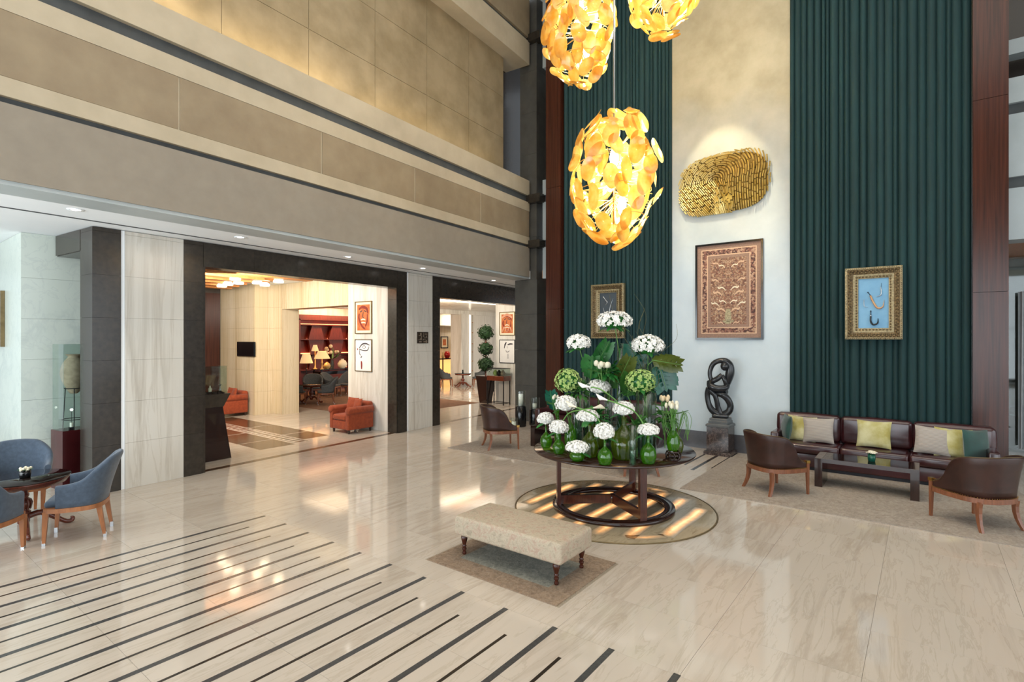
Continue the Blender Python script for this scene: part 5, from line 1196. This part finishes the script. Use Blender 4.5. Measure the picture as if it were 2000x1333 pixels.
loop([(140, 400, 0), (110, 330, .0), (112, 250, 0), (150, 165, 0), (225, 125, 0), (300, 135, .0), (345, 190, .01), (345, 280, .02), (325, 370, .03), (310, 430, .03)], [.032, .028, .03, .034, .036, .045, .05, .058, .05, .04])
MB().ell((.075, -.05, .985), (.075, .07, .085), 14, 10).build('head', 'stone_black', sc)
loop([(255, 300, -.04), (205, 350, -.05), (150, 385, -.04), (110, 420, 0)], [.03, .036, .034, .03]); loop([(255, 310, -.03), (285, 370, -.05), (300, 430, -.03)], [.026, .028, .026])
loop([(100, 400, .02), (120, 450, -.05), (200, 480, -.08), (290, 470, -.05), (315, 430, 0)], [.04, .05, .05, .046, .04]); loop([(90, 470, .03), (150, 500, .06), (240, 520, .06), (310, 510, .02)], [.04, .05, .05, .04])
loop([(100, 480, -.02), (78, 560, 0), (88, 660, 0), (125, 750, 0), (190, 800, 0), (240, 820, 0)], [.045, .038, .036, .044, .05, .045])
loop([(110, 510, -.03), (165, 560, -.04), (190, 640, -.03), (205, 720, -.01), (230, 800, 0)], [.04, .034, .032, .036, .04])
loop([(190, 545, .0), (255, 555, -.03), (315, 605, -.02), (352, 690, 0), (335, 765, 0), (270, 815, 0)], [.036, .044, .044, .042, .044, .045])
spot('sculpture_spot', (9.4, 4.6, 9.0), (10.6, 3.1, 1.3), 60, (1, .85, .6), 16, .6)

# ------------------------------------------------------------------ lanterns by the column, plaque, small painting
la = thing('lantern', 'tall black cylinder lantern with white pillar candle in a glass chimney, by the dark column', 'lantern', (10.78, 8.02, 0))
MB().lathe([(0, 0), (.13, 0), (.14, .02), (.14, .50), (.12, .52), (0, .52)], 24).build('stand', 'black_gloss', la); MB().lathe([(.125, .52), (.13, .88), (.125, .90)], 24, caps=False).build('chimney', 'glass_clear', la); c_ = MB().lathe([(0, .52), (.062, .52), (.064, .80), (.05, .815), (0, .81)], 18).build('candle', 'candle_wax', la); MB().tube([(0, 0, .81), (0, 0, .84)], .005, 5).build('wick', 'ink', c_)
la2 = thing('lantern', 'black cylinder lantern half hidden behind the white candle one', 'lantern', (11.16, 7.86, 0)); MB().lathe([(0, 0), (.13, 0), (.14, .02), (.14, .40), (.12, .42), (0, .42)], 24).build('stand', 'black_gloss', la2); MB().lathe([(.125, .42), (.13, .7)], 24, caps=False).build('chimney', 'glass_clear', la2); MB().lathe([(0, .42), (.055, .42), (.055, .55), (0, .55)], 16).build('candle', 'candle_wax', la2)
la3 = thing('pillar_candle', 'low white pillar candle in glass on the floor before the black lantern', 'candle', (10.42, 7.96, 0)); MB().lathe([(0, .01), (.055, .01), (.055, .17), (0, .165)], 16).build('wax', 'candle_wax', la3); MB().lathe([(0, 0), (.085, 0), (.09, .02), (.09, .26)], 20, caps=False).build('glass', 'glass_clear', la3)
pq = thing('wall_plaque', 'square dark bronze plaque with raised strokes on the second marble pier', 'sign', (LO[0]+6.395*math.cos(TH), LO[1]+6.395*math.sin(TH)-.002, 2.225), TH)
MB().cbox(-.195, .195, -.14, .14, 0, .018, .004).build('plate', 'bronze_plaque', pq, (0, 0, 0), (PI/2, 0, 0))
for x0, z0, x1, z1 in ((-.105, .06, -.055, .115), (-.15, .04, -.06, .058), (-.07, -.05, -.05, .04), (-.17, -.055, -.05, -.045), (-.105, -.045, -.09, -.01), (-.14, -.115, -.055, -.085), (.015, .05, .024, .12), (.0, .025, .04, .05), (.06, .08, .15, .098), (.03, .0, .15, .01), (.11, .01, .13, .05), (.0, -.06, .02, -.03), (.1, -.09, .14, -.06), (.02, -.11, .15, -.09), (.1, -.13, .14, -.11), (.06, -.06, .075, -.02)):
    MB().box(x0, x1, -.022, -.017, z0, z1).build('raised_stroke', 'plaque_light', pq)
frame('framed_portrait', 'dark framed picture cut by the left edge on the pale marble wall', (1.847, 12.15, 2.52), RX, .92, .90, 'bronze_trim', .05, .05, 'ink', .06)

# ------------------------------------------------------------------ display cases
def case(x0, x1, y0, y1, z0, z1, par, t_=.006):
    for a, b in (((x0, x0+t_), (y0, y1)), ((x1-t_, x1), (y0, y1)), ((x0, x1), (y0, y0+t_)), ((x0, x1), (y1-t_, y1))):
        MB().box(a[0], a[1], b[0], b[1], z0, z1).build('glass_side', 'glass_pane', par)
    MB().box(x0, x1, y0, y1, z1-t_, z1).build('glass_lid', 'glass_pane', par)
vp = thing('lacquer_plinth', 'burgundy lacquer plinth with glass case behind the navy chairs', 'plinth', (2.33, 10.06, 0), D(8))
MB().cbox(-.19, .19, -.19, .19, 0, .86, .004).build('body', 'burgundy_lacquer', vp); case(-.175, .175, -.175, .175, .861, 2.12, vp)
ts = thing('iron_stand', 'thin black iron tripod stand holding the ancient jar in the glass case', 'stand', (2.35, 10.06, .862))
for k in range(3):
    a = k*2*PI/3+2.4; MB().tube([(.15*math.cos(a), .15*math.sin(a), 0), (.115*math.cos(a), .115*math.sin(a), .60)], .007, 6).build('leg', 'black_iron', ts)
for z, r in ((.60, .115), (.14, .143)): MB().tube([(r*math.cos(k*PI/10), r*math.sin(k*PI/10), z) for k in range(20)], .006, 6, True).build('ring', 'black_iron', ts)
jr = MB().lathe([(q_.x, q_.y) for q_ in cat_rom([Vector(p) for p in ((0, 0, 0), (.05, .01, 0), (.09, .08, 0), (.15, .22, 0), (.165, .34, 0), (.13, .46, 0), (.075, .545, 0), (.08, .565, 0), (.10, .58, 0), (.09, .59, 0))], 4)], 24, caps=False).build('ancient_jar', 'terracotta', None, (2.35, 10.06, 1.38)); tag(jr, 'weathered clay jar in the glass case on the burgundy plinth', 'jar')
pl = thing('stone_lamp', 'tiny lamp on a dark block inside the burgundy glass case', 'lamp', (2.30, 9.97, .862)); MB().box(-.03, .03, -.03, .03, 0, .035).build('block', 'black_iron', pl); MB().lathe([(.022, .035), (.022, .10)], 10).build('body', 'candle_wax', pl); MB().ell((0, 0, .29), .018, 8, 6).build('bulb', 'downlight_lens', pl); MB().tube([(0, 0, .1), (0, 0, .28)], .003, 5).build('stem', 'black_iron', pl)
dp = thing('display_plinth', 'black tapered display plinth with flared tray, inside the first portal on the left', 'plinth', (4.36, 10.30, 0), TH)
mb = MB(); L4 = lambda w, z: [(-w, -.17*w/.3, z), (w, -.17*w/.3, z), (w, .17*w/.3, z), (-w, .17*w/.3, z)]
def frust(a, za, b, zb): return MB().add(L4(a, za)+L4(b, zb), [(3, 2, 1, 0), (4, 5, 6, 7)]+[(k, (k+1) % 4, 4+(k+1) % 4, 4+k) for k in range(4)])
frust(.31, 0, .19, .955).build('tapered_base', 'wood_espresso', dp); frust(.20, .955, .30, 1.195).build('tray', 'granite', dp)
sb = MB(); q = random.Random(6)
for k in range(60): sb.ell((q.uniform(-.27, .27), q.uniform(-.14, .14), 1.20), q.uniform(.015, .035), 6, 4)
tag(sb.build('pebbles', 'soil', dp), kind='stuff'); case(-.25, .25, -.13, .13, 1.2, 1.70, dp)
vs_ = MB().lathe([(.03, 0), (.07, .08), (.085, .2), (.05, .33), (.03, .38), (.045, .40)], 16).build('amphora', 'mat_cream', None, (4.19, 10.29, 1.235)); tag(vs_, 'cream amphora inside the glass case of the black tapered plinth', 'vase')
vs_ = MB().lathe([(.02, 0), (.03, .02), (.008, .04), (.008, .1), (.03, .12)], 10).build('glass_cup', 'metal_tip', None, (4.55, 10.30, 1.235)); tag(vs_, 'tiny pale cup at the right end of the black tapered plinth', 'cup')
vs_ = MB().lathe([(.025, 0), (.035, .05), (.012, .09), (.016, .11)], 10).build('scent_bottle', 'petal_cream', None, (4.36, 10.27, 1.235)); tag(vs_, 'small pale bottle among pebbles in the middle of the black tapered plinth', 'bottle')
co = thing('display_table', 'dark display table on thin legs with glass top, by the column through the second portal', 'table', (13.95, 11.30, 0))
MB().cbox(-.19, .19, -.36, .36, .80, .96, .004).build('drawer_box', 'wood_mahog', co); case(-.18, .18, -.35, .35, .961, 1.20, co)
MB().box(-.19, .19, -.36, .36, 1.20, 1.215).build('lid_frame', 'black_iron', co)
for x in (-.17, .17):
    for y in (-.34, .34): MB().box(x-.014, x+.014, y-.014, y+.014, 0, .80).build('leg', 'black_iron', co)
for z in (.06,): 
    for x in (-.17, .17): MB().box(x-.01, x+.01, -.33, .33, z-.01, z+.01).build('stretcher', 'black_iron', co)
    for y in (-.34, .34): MB().box(-.16, .16, y-.01, y+.01, z-.01, z+.01).build('stretcher', 'black_iron', co)
for k, (y, m, l) in enumerate(((.14, 'petal_green', 'pale green jar, leftmost inside the glass display table'), (-.02, 'black_iron', 'dark squat jar in the middle of the glass display table'), (-.18, 'terracotta', 'clay jar at the right inside the glass display table'))):
    j_ = MB().lathe([(.04, 0), (.08, .06), (.07, .13), (.03, .17), (.04, .19)], 12).build('display_jar', m, None, (13.95, 11.30+y, .962)); tag(j_, l, 'jar')
tp = thing('topiary_planter', 'tall dark tapered planter with three tiered ball topiary through the second portal', 'plant', (14.02, 11.93, 0))
MB().add([(-.15, -.15, 0), (.15, -.15, 0), (.15, .15, 0), (-.15, .15, 0), (-.24, -.24, .93), (.24, -.24, .93), (.24, .24, .93), (-.24, .24, .93)], [(3, 2, 1, 0)]+[(k, (k+1) % 4, 4+(k+1) % 4, 4+k) for k in range(4)]+[(4, 5, 6, 7)]).build('pot', 'wood_espresso', tp)
MB().tube([(0, 0, .93), (0, 0, 2.6)], .03, 8).build('trunk', 'wood_walnut', tp)
q = random.Random(9)
for z, r in ((1.32, .27), (1.85, .25), (2.42, .27)):
    f_ = MB().ell((0, 0, z), r*.85, 12, 8)
    for k in range(220):
        zz = q.uniform(-1, 1); a = q.uniform(0, 6.3); s = math.sqrt(1-zz*zz); n = Vector((s*math.cos(a), s*math.sin(a), zz)); u = n.orthogonal().normalized()*.05; w_ = n.cross(u); p = n*r*q.uniform(.85, 1.08)+Vector((0, 0, z)); tilt = Vector((q.uniform(-.03, .03), q.uniform(-.03, .03), q.uniform(-.03, .03)))
        f_.add([p-u, p-w_*.5+tilt, p+u, p+w_*.5-tilt], [(0, 1, 2, 3)])
    f_.build('foliage', 'topiary', tp)

# ------------------------------------------------------------------ lounge table, lamps and flowers seen through the first portal
lc = thing('lounge_console', 'dark glass topped console carrying lamps and ornaments in the lounge', 'table', (12.6, 18.75, .004))
MB().box(-.75, .9, -.3, .3, .98, 1.0).build('glass_top', 'table_glass', lc); MB().box(-.7, .85, -.28, .28, .80, .92).build('drawer_box', 'black_gloss', lc)
for x in (-.66, .8):
    for y in (-.25, .25): MB().box(x-.025, x+.025, y-.025, y+.025, 0, .98).build('leg', 'black_iron', lc)
MB().box(-.7, .85, -.28, .28, .25, .30).build('lower_shelf', 'black_gloss', lc)
def lamp(loc, label, hh, rb_, rt, hs, stem='ceramic_gold'):
    t_ = thing('table_lamp', label, 'lamp', loc, 0, 'lounge lamps')
    MB().lathe([(.07, 0), (.08, .02), (.03, .05), (.025, hh*.5), (.04, hh*.6), (.02, hh*.7), (.015, hh)], 12).build('stem', stem, t_); MB().lathe([(rb_, hh-.02), (rt, hh-.02+hs)], 20, caps=False).build('shade', 'lamp_shade', t_)
    point('lamp_glow', (loc[0], loc[1], loc[2]+hh+.08), 9, (1, .62, .3), .05)
lamp((12.0, 18.55, 1.005), 'table lamp with the widest glowing shade on the lounge console', .44, .30, .15, .29)
lamp((11.95, 18.95, 1.005), 'small pleated table lamp at the back of the lounge console', .73, .14, .07, .24)
lamp((11.45, 18.75, .004), 'standing lamp with tall cone shade left of the console', 1.28, .24, .14, .34, 'black_iron')
fl2 = thing('flower_vase', 'tall vase of green and pink flowers on the lounge console', 'flowers', (12.65, 18.85, 1.005)); MB().lathe([(.06, 0), (.09, .12), (.05, .3), (.07, .36)], 12).build('vase', 'glass_bluegreen', fl2); q = random.Random(5)
for k in range(14): leaf_blade(fl2, (0, 0, .4), k*.9, q.uniform(.2, .5), .07, q.uniform(.1, .9), 'plant_green')
for k in range(7): MB().ell((q.uniform(-.25, .25), q.uniform(-.2, .2), q.uniform(.55, .9)), q.uniform(.05, .08), 8, 6).build('bloom', 'petal_peach', fl2)
for k, (x, s, l) in enumerate(((12.25, .14, 'round gold ginger jar on the lounge console next to the wide lamp'), (12.95, .19, 'large round cream jar at the right of the lounge console'))):
    j_ = MB().lathe([(s*.4, 0), (s*.9, s*.5), (s, s), (s*.7, s*1.6), (s*.3, s*1.8), (s*.35, s*2)], 16).build('ginger_jar', 'ceramic_gold' if not k else 'mat_cream', None, (x, 18.6, 1.005)); tag(j_, l, 'jar')
